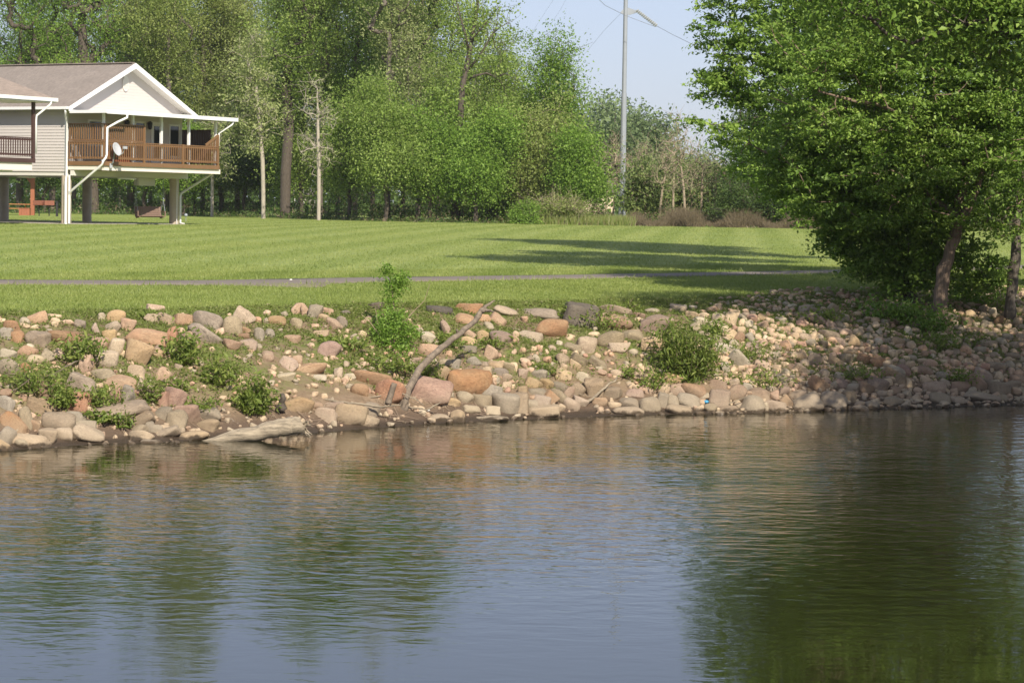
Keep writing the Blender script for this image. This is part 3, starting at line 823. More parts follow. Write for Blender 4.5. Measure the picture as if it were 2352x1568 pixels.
wire([wp(1320, -40, 230), wp(1290, 18, 250), wp(1248, 85, 290), wp(1225, 125, 320)], .007, 'faint thin wire across the sky above the treetops, farther right')
wire([wp(1290, -30, 230), wp(1268, 5, 250), wp(1238, 50, 280), wp(1210, 95, 310)], .007, 'faint thin wire across the sky above the treetops, farther left')
wire([wp(1560, -30, 170), wp(1590, 0, 165), wp(1640, 30, 150), wp(1720, 80, 140)], .009, 'thin wire entering the boxelder crown near the top of the sky gap')

# pale buildings glimpsed between the trunks
def shed(px, D, wx_, dy, h, lab, wm, rm, rh=1.2, rz=0):
    b = ground_at(px, D); o = thing('distant_house', b, lab, 'house', 'houses glimpsed behind the trees', rz)
    MB().box(-wx_/2, wx_/2, 0, dy, -.3, h).build('wall', wm, o)
    r = MB(); r.poly([(-wx_/2 - .3, -.4, h), (wx_/2 + .3, -.4, h), (wx_/2 + .3, dy / 2, h + rh), (-wx_/2 - .3, dy / 2, h + rh)], (0, 0, .15)); r.poly([(-wx_/2 - .3, dy + .4, h), (wx_/2 + .3, dy + .4, h), (wx_/2 + .3, dy / 2, h + rh), (-wx_/2 - .3, dy / 2, h + rh)], (0, 0, .15)); r.build('roof', rm, o)
    fr = MB().box(-wx_/4 - .5, -wx_/4 + .5, -.05, -.005, 1.0, 2.1).build('window', M['white'], o); MB().box(-wx_/4 - .42, -wx_/4 + .42, -.08, -.052, 1.08, 2.02).build('pane', M['glass'], fr)
shed(1335, 262, 7, 6, 2.7, 'cream house with grey roof half hidden behind brush near the pole', M['cream'], M['greyroof'])
shed(698, 262, 1.9, 3, 1.9, 'small pale shed glimpsed behind the slim white barked saplings', M['paleshed'], M['greyroof'], .6)

# ------------------------------------------------------------------ the treeline beyond the lawn
BASE = [(-300, 488), (0, 489), (270, 493), (487, 497), (605, 500), (732, 504), (850, 508), (1000, 511), (1150, 513), (1300, 516), (1400, 518), (1600, 521), (1850, 525), (2400, 533)]
def base_at(px, off=0.):
    py = float(np.interp(px, [b[0] for b in BASE], [b[1] for b in BASE]))
    h = hit(px, py); D = h.y + off; d = ray(px, py)
    return Vector((d.x * D, D, float(tz(d.x * D, D)) - .05))

def tall(px, off, h, label, lm, bm, seed, wdt=3.6, lo=.3, nl=6, nc=150, per=60, r0=.22, lean=0., leafy=.92, twigs=260, ls=.155, crad=.62, name='tall_tree', group='tall trees of the far treeline'):
    rg = np.random.default_rng(seed)
    tp = [(0, 0, -.1), (lean * .1, 0, h * .12), (lean * .3 + .2, .1, h * .25), (lean * .5 - .1, 0, h * .38), (lean * .7, .1, h * .5)]
    E = []
    for i in range(nl):
        f = (i + .5) / nl; z = h * (lo + (1 - lo) * f)
        wr = wdt * (.55 + .6 * math.sin(math.pi * min(.97, .25 + .7 * f))) * rg.uniform(.75, 1.15)
        a = rg.uniform(0, 6.28); q_ = wdt * .45 * (1 - .5 * f)
        E.append((lean * (.3 + .7 * f) + q_ * math.cos(a), q_ * math.sin(a), z, wr * .8, wr * .8, h * (1 - lo) / nl * 1.0))
    return tree(name, base_at(px, off), label, 'tree', tp, r0, E, int(nc * 1.7), int(per * 2.7), crad, ls, LM[lm], M[bm], group, tip=.02, twigs=twigs, seed=seed, twlen=1.3, shell=.6, leafy=leafy)

tall(-45, 12, 28.1, 'tall leafy tree at the left edge of the frame behind the cabins', 'bright', 'barkg', 1, 4.0, nc=117, per=44, leafy=.8)
tall(45, 6, 29.3, 'dark trunked tree with a wide fork above the brown porch roof', 'bright', 'bark', 2, 3.6, nc=110, per=40, leafy=.75, r0=.32)
tall(120, 14, 26.8, 'thin crowned tree with sky showing through, above the ridge left end', 'bright', 'bark', 3, 3.2, nc=91, per=38, leafy=.75, r0=.28)
tall(215, 5, 30.4, 'large many limbed tree with thick leaning limbs above the shingle roof', 'bright', 'bark', 4, 4.4, nc=136, per=44, r0=.5, lean=-1.5, leafy=.8)
tall(300, 16, 31.6, 'upright tree with two bare leaders right above the roof peak', 'bright', 'bark', 5, 3.2, nc=97, per=40, leafy=.75, r0=.34)
tall(385, 7, 30.4, 'tree with a dense yellowish green crown just right of the gable', 'olive', 'barkg', 6, 3.8, lo=.2, nc=190, per=70)
tall(465, 14, 31.6, 'olive green tree rising behind the porch roof end', 'olive', 'barkg', 7, 3.6, lo=.22, nc=170, per=60)
tall(545, 18, 26.1, 'grey green tree behind the taller pale barked sapling', 'silver', 'bark', 8, 3.4, lo=.3, nc=140, per=58)
tall(655, 3, 27.2, 'tree with a thick dark ivy trunk between the two pale saplings', 'spring', 'bark', 9, 3.8, lo=.28, nc=150, per=60, r0=.42)
tall(735, 10, 25.2, 'forked tree with a pale leaning leader and sky gaps, above the bare sapling', 'spring', 'barkg', 10, 3.2, lo=.32, nc=120, per=46, leafy=.8, twigs=140)
tall(815, 16, 26.1, 'narrow tree with dense mid green foliage, left of the twiggy tree', 'bright', 'bark', 11, 3.2, lo=.3, nc=140, per=62)
tall(890, 8, 25.2, 'twiggy half leafed tree with long pale dead twigs', 'silver', 'barkg', 12, 3.6, lo=.35, nc=130, per=34, twigs=320)
tall(960, 14, 25.2, 'tall tree with vine draped limbs, left of the dead snag', 'spring', 'barkg', 13, 3.0, lo=.3, nc=130, per=50, twigs=160)
tall(1160, 12, 12.5, 'shorter tree with a pointed top at the left edge of the open sky', 'spring', 'barkg', 15, 3.2, lo=.12, nl=4, nc=140, per=65, twigs=60)
tall(1225, 8, 12.3, 'tree whose lacy branch tip hangs into the sky beside the pole wires', 'bright', 'bark', 16, 2.5, lo=.12, nl=4, nc=120, per=55, lean=1.0)

# a second rank of the wood, seen between the first
for q_, (px, off, h, wd, lm, lab) in enumerate(((85, 30, 31, 4.6, 'bright', 'pale green tree of the second rank above the left end of the roof ridge'), (170, 34, 30, 4.6, 'spring', 'second rank tree filling the gap above the middle of the roof'), (265, 32, 29, 4.6, 'spring', 'second rank tree between the leaning limbs and the two bare leaders'), (345, 30, 28, 4.4, 'bright', 'second rank tree just above the gable peak'), (430, 34, 30, 4.6, 'spring', 'second rank tree between the yellowish and the olive crown'),
        (510, 30, 21, 4.4, 'silver', 'second rank tree above the end of the porch fascia'), (600, 32, 22, 4.6, 'bright', 'second rank tree behind the leafy pale sapling'), (690, 30, 21, 4.2, 'spring', 'second rank tree right of the thick ivy trunk'), (775, 34, 24, 4.6, 'spring', 'second rank tree filling the gap above the bare sapling'), (855, 30, 22, 4.4, 'bright', 'second rank tree left of the twiggy tree'), (925, 34, 24, 4.6, 'silver', 'second rank tree behind the vine draped limbs'), (1005, 30, 23, 4.2, 'spring', 'second rank tree directly left of the snag'), (1095, 36, 13, 4.4, 'silver', 'second rank tree behind the snag, its top under the bare limbs'))):
    tall(px, off, h, lab, lm, 'barkg', 400 + q_, wd, lo=.12, nl=6, nc=150, per=42, r0=.2, ls=.20, crad=.75, name='woodland_tree', group='second rank trees of the wood')
# dead snag wrapped with vines
rg = np.random.default_rng(5)
b = base_at(1045, 4)
SN = thing('snag', b, 'half dead snag with crooked bare limbs reaching right into the sky', 'tree', 'tall trees of the far treeline')
def ppt(px, py, D): return at(px, py, D) - b
D0 = b.y
limb = [[(1045, 505), (1052, 420), (1050, 340), (1058, 260), (1062, 200), (1080, 110), (1095, 30), (1102, -60)],
        [(1060, 180), (1085, 150), (1110, 115), (1130, 80), (1150, 62), (1172, 50)], [(1062, 190), (1090, 175), (1118, 168), (1140, 178), (1158, 200)],
        [(1078, 120), (1066, 70), (1052, 20), (1040, -40)], [(1085, 90), (1110, 60), (1128, 40), (1150, 10)], [(1130, 80), (1138, 110), (1150, 130), (1146, 150)],
        [(1055, 290), (1020, 240), (990, 215)], [(1053, 330), (1095, 300), (1130, 270), (1175, 262), (1215, 285)], [(1110, 115), (1120, 80), (1118, 50)], [(1140, 178), (1160, 170), (1185, 182)]]
lr = [(.36, .07), (.10, .012), (.11, .014), (.09, .02), (.07, .012), (.03, .01), (.12, .03), (.16, .03), (.03, .01), (.03, .01)]
m = MB(); ends = []
for q_, (L, (ra_, rb_)) in enumerate(zip(limb, lr)):
    pts = [ppt(x_, y_, D0 + .4 * math.sin(i * 1.3 + q_)) for i, (x_, y_) in enumerate(L)]
    m.tube(pts, [ra_ + (rb_ - ra_) * i / (len(pts) - 1) for i in range(len(pts))], 7)
    for i in range(1, len(pts)):
        for _ in range(5):
            a_ = pts[i - 1].lerp(pts[i], rg.random()); e_ = a_ + Vector(rg.normal(size=3) * .5 + np.array([.2, 0, .35])) * (.5 + rg.random() * 1.3)
            m.tube([a_, a_.lerp(e_, .5) + Vector(rg.normal(size=3) * .12), e_], [.02, .014, .007], 4, False); ends.append(e_)
m.build('trunk', M['bark'], SN, smooth=True)
vine = []
for L in (limb[0], limb[7], limb[6]):
    pts = np.array([ppt(x_, y_, D0) for x_, y_ in L])
    for _ in range(1500):
        i = rg.integers(0, len(pts) - 1); vine.append(pts[i] + (pts[i+1] - pts[i]) * rg.random() + rg.normal(size=3) * np.array([.5, .5, .5]))
for e_ in ends:
    for _ in range(9): vine.append(np.array(e_) + rg.normal(size=3) * .22)
V, Fc, T_ = leaf_arrays(np.array(vine), .2, .4, .4, rg=rg); link('crown', np_mesh('crown', V, Fc, T_), LM['spring'], SN)

# lower, denser trees and brush in front of the tall ones
def low(px, off, h, wd, label, lm, seed, nc=110, per=75, name='small_tree', group='small trees along the lawn edge', ls=.22, lo=.22, bm='bark', r0=.16, cat='tree', leafy=1., twigs=90, crad=.6, lift=0.):
    rq = np.random.default_rng(seed * 3 + 1)
    h *= 1.12
    E = [(0, 0, h * .52, wd * .55, wd * .55, h * .32)]
    for q_ in range(10):
        a = rq.uniform(0, 6.28); z = rq.uniform(.28, .9); k2 = wd * rq.uniform(.5, .95) * (1.1 - .55 * z)
        E.append((k2 * math.cos(a), k2 * math.sin(a) * .8, h * z, wd * rq.uniform(.2, .42), wd * rq.uniform(.2, .42), h * rq.uniform(.05, .13)))
    if lift: E = [(e[0], e[1], h * lift + e[2] * (1 - lift), e[3] * 1.2, e[4], e[5] * (1 - lift)) for e in E]
    if lo < .1: E.append((0, -.3, h * .25, wd * 1.0, wd * .7, h * .24))
    return tree(name, base_at(px, off), label, cat, [(0, 0, -.1), (.1, 0, h * .12), (-.05, 0, h * .25), (.1, 0, h * .38)], r0, E, int(nc * 1.4), int(per * 1.75 * (.22 / ls) ** .5 if ls > .15 else per), crad * (1.15 if ls > .15 else .9), ls * .68, LM[lm], M[bm], group, tip=.016, twigs=twigs, seed=seed, shell=.6, leafy=leafy)
low(420, 4, 6.8, 3.2, 'bushy tree behind the right end of the cedar porch', 'bright', 31, nc=120)
low(505, 8, 8.2, 2.8, 'small tree with grey green leaves between porch and first sapling', 'silver', 32)
low(690, 9, 7.6, 2.8, 'small twiggy tree behind the bare pale sapling', 'spring', 33, per=50, twigs=120)
low(800, 3, 8.4, 2.6, 'round crowned tree right of the bare pale sapling', 'spring', 34, nc=130)
low(885, 1.5, 8.8, 3.6, 'broad bright green tree in the middle of the lawn edge', 'spring', 35, nc=210, per=85)
low(985, 3, 7.6, 2.4, 'dark stemmed tree just left of the snag with low bright foliage', 'bright', 36, nc=120)
low(1090, 1, 6.6, 3.0, 'low spreading bright tree at the foot of the snag', 'bright', 37, nc=170, per=85)
low(1120, 8, 9.2, 3.0, 'dark green tree behind the snag limb', 'spring', 38, nc=130)
low(1190, 3, 7.2, 2.6, 'brownish green thin leafed tree, right of the low spreading tree', 'olive', 39, nc=130, per=60, twigs=200, bm='barkb')
low(1262, 5, 8.8, 2.4, 'tall olive tree beside the distant blue green trees', 'olive', 40, nc=130, per=60, twigs=150, bm='barkb')
low(1316, 2.5, 6.0, 1.8, 'dark green tree with an arching right side, left of the pole', 'bright', 41, nc=110)
low(1205, -2, 1.5, .95, 'small bright green bush at the foot of the brown brush', 'bright', 42, nc=40, per=60, name='bush', group='bushes along the lawn edge', ls=.16, lo=.05, r0=.04, cat='bush', crad=.3)
low(1300, .5, 1.9, 1.8, 'brown twiggy thin leafed bush in front of the cream house', 'olive', 49, nc=60, per=22, name='bush', group='bushes along the lawn edge', ls=.16, lo=.15, r0=.04, cat='bush', crad=.35, bm='barkb', twigs=220)
low(1250, .8, 1.7, 1.5, 'olive brown twiggy bush right of the small bright bush', 'olive', 50, nc=50, per=22, name='bush', group='bushes along the lawn edge', ls=.16, lo=.15, r0=.04, cat='bush', crad=.35, bm='barkb', twigs=200)
low(1685, 1.5, 3.0, 2.0, 'dark cedar bush in front of the bare saplings', 'dark', 43, nc=70, per=70, name='bush', group='bushes along the lawn edge', ls=.15, lo=.15, r0=.08, cat='bush', crad=.4)
low(100, 4, 4.2, 2.6, 'bushy undergrowth tree seen under the cabins beside the timber post', 'dark', 44, nc=90, ls=.22, lift=.42)  # dark leaves put the shade of overhanging crowns into the colour
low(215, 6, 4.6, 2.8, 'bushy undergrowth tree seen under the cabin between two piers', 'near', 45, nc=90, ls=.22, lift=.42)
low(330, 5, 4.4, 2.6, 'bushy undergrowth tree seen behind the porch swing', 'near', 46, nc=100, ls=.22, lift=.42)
low(445, 9, 4.6, 2.6, 'undergrowth tree right of the round pier', 'dark', 47, nc=90, ls=.22, lift=.42)  # crown shade put into the leaf colour, here and on the next tree
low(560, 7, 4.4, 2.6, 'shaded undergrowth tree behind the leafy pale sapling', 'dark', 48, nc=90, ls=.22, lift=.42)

# slim pale barked saplings standing on the lawn in front of the woods
def sapling(px, py, top, wd, label, seed, per, nc, lm='silver', lean=0, tw=150, r0=.13, lo=.28):
    b_ = hit(px, py); h = (py - top) / F * b_.y
    E = [(lean, 0, h * (lo + .62 * (1 - lo)), wd, wd, h * .34 * (1 - lo) + .6), (lean * .6, 0, h * (lo + .3 * (1 - lo)), wd * 1.1, wd, h * .28 * (1 - lo)), (lean, 0, h * .9, wd * .45, wd * .45, h * .1)]
    return tree('sapling', Vector((b_.x, b_.y, b_.z - .03)), label, 'tree', [(0, 0, -.1), (.03 * lean, 0, h * .15), (.1 * lean, 0, h * .3), (.3 * lean, 0, h * .45), (.7 * lean, 0, h * .7), (lean, 0, h * .92)], r0, E, nc, per, .45, .17, LM[lm], M['barkl'], 'pale barked saplings on the lawn', tip=.014, twigs=tw, seed=seed, shell=.6, twlen=.9)
sapling(605, 502, 70, 2.1, 'leafy pale barked sapling, fuller of the two right of the porch', 51, 44, 130, lean=-.9, r0=.16)
sapling(732, 506, 175, 1.5, 'slender pale sapling with a nearly bare crown, right of the leafy sapling', 52, 9, 60, lean=-.2, tw=220, r0=.14)
sapling(487, 498, 250, 1.6, 'pale sapling just right of the porch end with a low leafy crown', 53, 34, 70)
sapling(380, 492, 330, 1.5, 'pale sapling directly behind the porch swing', 54, 34, 60)
sapling(275, 489, 330, 1.5, 'pale sapling seen under the cabin between middle pier and swing', 55, 34, 60)

# far bluish trees and bare stems around the pole
def fartree(px, top, D, wd, label, seed):
    b_ = ground_at(px, D); h = (488 - top) / F * D
    E = [(0, 0, h * .62, wd, wd, h * .36), (-wd * .5, 0, h * .5, wd * .7, wd * .7, h * .3), (wd * .55, 0, h * .45, wd * .6, wd * .6, h * .28)]
    tree('distant_tree', b_, label, 'tree', [(0, 0, 0), (.1, 0, h * .2), (0, 0, h * .4)], .35, E, 130, 80, 1.1, .42, LM['far'], M['barkg'], 'bluish trees behind the pole', tip=.03, twigs=20, seed=seed, shell=.6)
fartree(1348, 188, 300, 6.2, 'rounded blue green tree left of the pole, far behind', 61)
fartree(1405, 205, 320, 5.4, 'blue green tree directly behind the steel pole', 62)
fartree(1476, 212, 310, 3.8, 'small topped blue green tree right of the pole', 63)
fartree(1290, 260, 310, 4.5, 'hazy tree low behind the lacy branch tip', 64)
fartree(1560, 330, 300, 5.0, 'hazy low tree behind the bare stems', 65)
def bare(px, top, off, label, seed, wd=1.3, lm='willow', per=5, r0=.095, lean=0.):
    b_ = base_at(px, off); h = (520 - top) / F * b_.y
    E = [(lean, 0, h * .72, wd, wd * .8, h * .27), (lean * .6, 0, h * .5, wd * .8, wd * .7, h * .2)]
    tree('bare_tree', b_, label, 'tree', [(0, 0, -.1), (lean * .2, 0, h * .2), (lean * .4, 0, h * .4), (lean * .8, 0, h * .62)], r0, E, 46, per, .5, .16, LM[lm], M['barkb'], 'bare stemmed young trees around the pole', tip=.016, twigs=130, seed=seed, shell=.7, twlen=1.1, jit=.12) if False else tree('bare_tree', b_, label, 'tree', [(0, 0, -.1), (lean * .2, 0, h * .2), (lean * .4, 0, h * .4), (lean * .8, 0, h * .62)], r0, E, 46, per, .5, .16, LM[lm], M['barkb'], 'bare stemmed young trees around the pole', tip=.015, twigs=120, seed=seed, shell=.7, twlen=1.2)
bare(1388, 300, 30, 'bare forked tree immediately left of the pole', 71, 1.6, lean=.6)
bare(1406, 330, 34, 'reddish twigged bare tree touching the left side of the pole', 72, 1.5, 'dry', lean=.5)
bare(1452, 335, 30, 'bare stem leaning away just right of the pole base', 73, 1.2, lean=.5)
bare(1478, 320, 26, 'thin bare tree second from the pole on its right', 74, 1.4, 'willow', 8)
bare(1512, 310, 12, 'bare tree with a slanting pale stem in the sunny thicket', 75, 1.5, 'willow', 12, lean=.6)
bare(1545, 255, 16, 'tallest bare tree, its twigs against the sky beside the boxelder', 76, 1.5, 'dry', 3)
bare(1575, 300, 6, 'pale straight stem at the left edge of the boxelder crown', 77, 1.5, 'willow', 6, lean=-.5)
bare(1610, 330, 10, 'bare stem behind the lowest left boxelder spray', 78, 1.4, 'willow', 10)
bare(1642, 340, 12, 'bare stem deeper in shade behind the boxelder', 79, 1.4, 'willow', 10)
bare(1362, 340, 30, 'grey dead stem behind the cream house corner', 80, 1.0, 'dry', 2)
for q_, (px, top, off, lab) in enumerate(((1480, 345, 20, 'yellow green willow thicket right of the pole'), (1530, 350, 22, 'yellow green willow thicket behind the slanting stem'), (1590, 345, 22, 'yellow green willow thicket beside the boxelder crown'), (1640, 360, 18, 'dull green thicket behind the dark cedar bush'))):
    b_ = base_at(px, off); h = (518 - top) / F * b_.y
    E = [(0, 0, h * .55, 1.5, 1.3, h * .42), (-.8, 0, h * .4, 1.0, 1.0, h * .35), (.9, 0, h * .42, 1.0, 1.0, h * .36)]
    tree('willow_thicket', b_, lab, 'tree', [(0, 0, -.1), (0, 0, h * .15), (.1, 0, h * .3)], .1, E, 110, 34, .4, .24, LM['willow'], M['barkb'], 'willow thickets right of the pole', tip=.014, twigs=120, seed=90 + q_, up=.1, droop=1.2)
# darker trees at the lawn's far right, behind the boxelder
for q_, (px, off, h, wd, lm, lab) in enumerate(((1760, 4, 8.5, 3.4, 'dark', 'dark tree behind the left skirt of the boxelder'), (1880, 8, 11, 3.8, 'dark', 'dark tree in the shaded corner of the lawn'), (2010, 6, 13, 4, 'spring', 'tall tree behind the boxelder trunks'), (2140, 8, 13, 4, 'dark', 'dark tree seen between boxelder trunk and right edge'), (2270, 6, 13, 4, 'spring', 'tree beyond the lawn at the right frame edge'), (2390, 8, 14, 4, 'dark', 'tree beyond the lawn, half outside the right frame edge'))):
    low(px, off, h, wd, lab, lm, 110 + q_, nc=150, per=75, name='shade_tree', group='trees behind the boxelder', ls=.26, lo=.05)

# woods mass far behind, rough growth along the lawn edge
rg = np.random.default_rng(21)
n = 70000
px_ = rg.uniform(-400, 2500, n); D_ = rg.uniform(255, 330, n)
Vx = np.array([ray(p_, 470).x for p_ in np.linspace(-400, 2500, 50)]); xx = np.interp(px_, np.linspace(-400, 2500, 50), Vx) * D_
topf = np.interp(px_, [-400, 1100, 1300, 1420, 1650, 2500], [7.5, 7.5, 6, 4.5, 5, 8]) * (1 + .18 * np.sin(px_ * .021) + .12 * np.sin(px_ * .057))
zz = tz(xx, D_) + topf * rg.random(n) ** 1.5
V, Fc, T_ = leaf_arrays(np.stack([xx, D_, zz], -1), .55, .2, .2, rg=rg)
tag(link('distant_woods', np_mesh('distant_woods', V, Fc, T_), LM['dark']), kind='stuff')  # leaf colour darkened to stand in for deep woodland shade
n = 52000
px_ = rg.uniform(-350, 2450, n); pyb = np.interp(px_, [b_[0] for b_ in BASE], [b_[1] for b_ in BASE])
Dl = np.interp(px_, np.linspace(-350, 2450, 60), [base_at(p_).y for p_ in np.linspace(-350, 2450, 60)])
of = rg.random(n) ** 1.3 * 34 - .8 + .7 * np.sin(px_ * .05) + .5 * np.sin(px_ * .13)
D_ = Dl + of; xx = np.interp(px_, np.linspace(-400, 2500, 50), Vx) * D_
hh = (.35 + .5 * np.clip(np.sin(px_ * .033) + .6 * np.sin(px_ * .091 + 1), 0, 1.4)) * np.clip(of * .35 + .3, .12, 3.2) * np.where((px_ > 1385) & (px_ < 1475), .3, np.where((px_ > 1240) & (px_ < 1800), .8, 1.))
zz = tz(xx, D_) + hh * rg.random(n) ** .7
sel = rg.random(n) < np.interp(px_, [-350, 1100, 1250, 1420, 1800, 2450], [.9, .85, .5, .45, .6, .8])
for nm, ms, mt in (('undergrowth', sel, 'dark'), ('dry_brush', ~sel, 'dry')):  # undergrowth takes dark leaves in place of shade from the crowns
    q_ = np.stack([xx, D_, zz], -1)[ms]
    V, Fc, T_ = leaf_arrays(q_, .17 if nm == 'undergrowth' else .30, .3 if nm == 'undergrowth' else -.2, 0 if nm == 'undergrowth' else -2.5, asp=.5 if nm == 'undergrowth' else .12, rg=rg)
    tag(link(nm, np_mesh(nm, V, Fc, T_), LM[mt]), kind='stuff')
# tall rough grass round the foot of the pole
n = 7000; px_ = rg.uniform(1230, 1460, n); D_ = np.interp(px_, np.linspace(-350, 2450, 60), [base_at(p_).y for p_ in np.linspace(-350, 2450, 60)]) + rg.uniform(-1.5, 9, n)
xx = np.interp(px_, np.linspace(-400, 2500, 50), Vx) * D_
hgt_ = rg.uniform(.3, .8, n); zz = tz(xx, D_)
A = np.stack([xx, D_, zz], -1); dx = rg.normal(0, .25, (n, 2)) * hgt_[:, None]
V = np.stack([A + np.c_[np.full(n, -.025), np.zeros(n), np.zeros(n)], A + np.c_[np.full(n, .025), np.zeros(n), np.zeros(n)], A + np.c_[dx, hgt_]], 1)
tag(link('rough_grass', np_mesh('rough_grass', V.reshape(-1, 3), np.arange(3 * n).reshape(n, 3), np.repeat(rg.random(n), 3)), LM['cover']), kind='stuff')

n = 15000; px_ = rg.uniform(1455, 2000, n); D_ = np.interp(px_, np.linspace(-350, 2450, 60), [base_at(p_).y for p_ in np.linspace(-350, 2450, 60)]) + rg.uniform(-1.2, 5, n) + .8 * np.sin(px_ * .07)
xx = np.interp(px_, np.linspace(-400, 2500, 50), Vx) * D_; zz = tz(xx, D_)
A = np.stack([xx, D_, zz], -1); L_s = rg.uniform(.4, 1.25, n) * (.7 + .4 * np.sin(px_ * .045)); e_ = rg.normal(0, .4, (n, 2)) * L_s[:, None]
B = A + np.c_[e_, L_s]
V, Fc = tubes_np(A, B, np.full(n, .014), np.full(n, .006), 3)
tag(link('bramble', np_mesh('bramble', V, Fc), M['bramble']), kind='stuff')
# ------------------------------------------------------------------ the big boxelders on the near bank, right
def near_tree(name, px, py, label, limbs, blobs, nclump, per, seed, bm, lm='near', crad=.26, ls=.09, twigs=200, group=None):
    """limbs: (list of (px, py, dD), r0, r1); blobs: (px, py, dD, rx px, rz px)"""
    b_ = hit(px, py); D = b_.y; rg = np.random.default_rng(seed)
    root = thing(name, b_, label, 'tree', group)
    m = MB(); nodes = []
    for L, ra_, rb_ in limbs:
        pts = [at(x_, y_, D + dd_) - b_ for x_, y_, dd_ in L]
        # smooth the limb a little
        fine = []
        for i in range(len(pts) - 1):
            for q_ in range(3): fine.append(pts[i].lerp(pts[i+1], q_ / 3) + Vector(rg.normal(size=3) * ra_ * .12))
        fine.append(pts[-1]); nn = len(fine)
        m.tube(fine, [(ra_ + (rb_ - ra_) * (i / (nn - 1)) ** .8) * (1 + .08 * rg.normal()) for i in range(nn)], 12)
        nodes += fine
    m.build('trunk', M[bm], root, smooth=True)
    s_ = D / F
    E = []
    for x_, y_, dd_, rx_, rz_ in blobs:
        c_ = at(x_, y_, D + dd_) - b_; E.append((c_.x, c_.y, c_.z, rx_ * s_, rx_ * s_ * .9, rz_ * s_))
    C = sample_ell(E, nclump, rg, .5)
    C = C[C[:, 2] > .25]
    N = np.array(nodes); NN_ = list(N); ea, eb, wgt = [], [], []
    order = np.argsort(np.min(np.linalg.norm(C[:, None] - N[None], axis=2), axis=1))
    for i in order:
        arr = np.array(NN_); dv = C[i] - arr; cost = np.linalg.norm(dv, axis=1) + .5 * np.maximum(0, arr[:, 2] - C[i, 2])
        j = int(np.argmin(cost)); mid = arr[j] + dv[j] * .5 + rg.normal(size=3) * .08 * np.linalg.norm(dv[j]) + np.array([0, 0, .05 * np.linalg.norm(dv[j])])
        ea += [arr[j], mid]; eb += [mid, C[i]]; NN_ += [mid, C[i]]
    V, Fc = tubes_np(ea, eb, np.tile([.016, .012], len(ea) // 2), np.tile([.012, .007], len(ea) // 2), 5)
    link('branch', np_mesh('branch', V, Fc), M[bm], root, smooth=True)
    n = len(C) * per; ci = np.repeat(np.arange(len(C)), per)
    # sprays: leaves hang along short drooping twigs around every branch end
    tw = unit(rg.normal(size=(len(C), 5, 3)) * np.array([1, 1, .28]) + np.array([0, 0, -.06])) * (.28 + .36 * rg.random((len(C), 5, 1)))
    f_ = rg.random(n); k_ = rg.integers(0, 5, n)
    P_ = C[ci] + tw[ci, k_] * f_[:, None] + np.stack([np.zeros(n), np.zeros(n), -.14 * f_ ** 2], -1) + rg.normal(size=(n, 3)) * crad * np.array([.36, .36, .12])
    ct = rg.random(len(C)); tint = np.clip(.5 + (ct[ci] - .5) * .5 + rg.normal(0, .22, n), 0, 1)
    P_ = P_[P_[:, 2] > .05]; tint = tint[:len(P_)]
    V, Fc, T_ = leaf_arrays(P_, ls, 1.05, .8, asp=.52, fold=.12, tint=tint, rg=rg)
    link('crown', np_mesh('crown', V, Fc, T_), LM[lm], root)
    return root
near_tree('boxelder_tree', 2160, 738, 'big leafy boxelder with a reddish leaning trunk on the stone bank',
    [([(2160, 745, 0), (2158, 690, 0), (2170, 620, 0), (2192, 545, .1), (2212, 450, .2), (2222, 330, .3), (2215, 200, .3), (2208, 60, .3), (2205, -140, .4), (2200, -330, .4)], .175, .04),
     ([(2192, 545, 0), (2240, 440, -.2), (2285, 300, -.3), (2300, 120, -.3), (2310, -100, -.2)], .10, .025), ([(2215, 330, 0), (2120, 280, -.6), (2010, 240, -1), (1880, 210, -1.2)], .09, .02), ([(2215, 190, 0), (2100, 60, .5), (1960, -60, .8), (1840, -110, .8)], .10, .02), ([(2200, 500, 0), (2120, 440, .5), (2010, 420, .9), (1850, 400, 1.2), (1720, 330, 1.2)], .08, .015), ([(2205, -60, 0), (2080, -200, -.4), (1960, -300, -.5)], .09, .02)],
    [(2180, 120, 0, 210, 210), (1960, 150, -.8, 220, 200), (2020, 350, -.4, 220, 170), (2250, 330, -.4, 170, 190), (2330, 150, .2, 160, 230), (1830, 330, .9, 150, 90), (2080, -150, 0, 260, 210), (2280, -160, 0, 200, 220), (2130, -380, 0, 220, 180), (1890, -90, .6, 150, 130), (2290, 480, .3, 120, 80)],
    1350, 112, 201, 'barkn')
near_tree('boxelder_tree', 2092, 700, 'dark stemmed boxelder with a low leafy skirt left of the leaning trunk',
    [([(2092, 705, 0), (2085, 640, 0), (2080, 560, .1), (2070, 460, .2), (2040, 340, .3), (2000, 200, .4), (1960, 40, .4), (1940, -120, .4)], .17, .04), ([(2080, 560, 0), (2020, 500, -.3), (1950, 470, -.6)], .06, .015), ([(2075, 500, 0), (1960, 400, .3), (1850, 340, .4), (1740, 290, .5)], .08, .015)],
    [(2040, 560, 0, 140, 95), (1990, 520, -.4, 110, 80), (2090, 610, -.2, 100, 65), (1955, 440, -.2, 140, 90), (1870, 400, .3, 130, 75), (2120, 480, -.4, 130, 90), (2230, 610, .3, 90, 70), (2060, 650, -.3, 60, 45), (1975, 575, -.2, 60, 40)],
    520, 112, 202, 'bark')
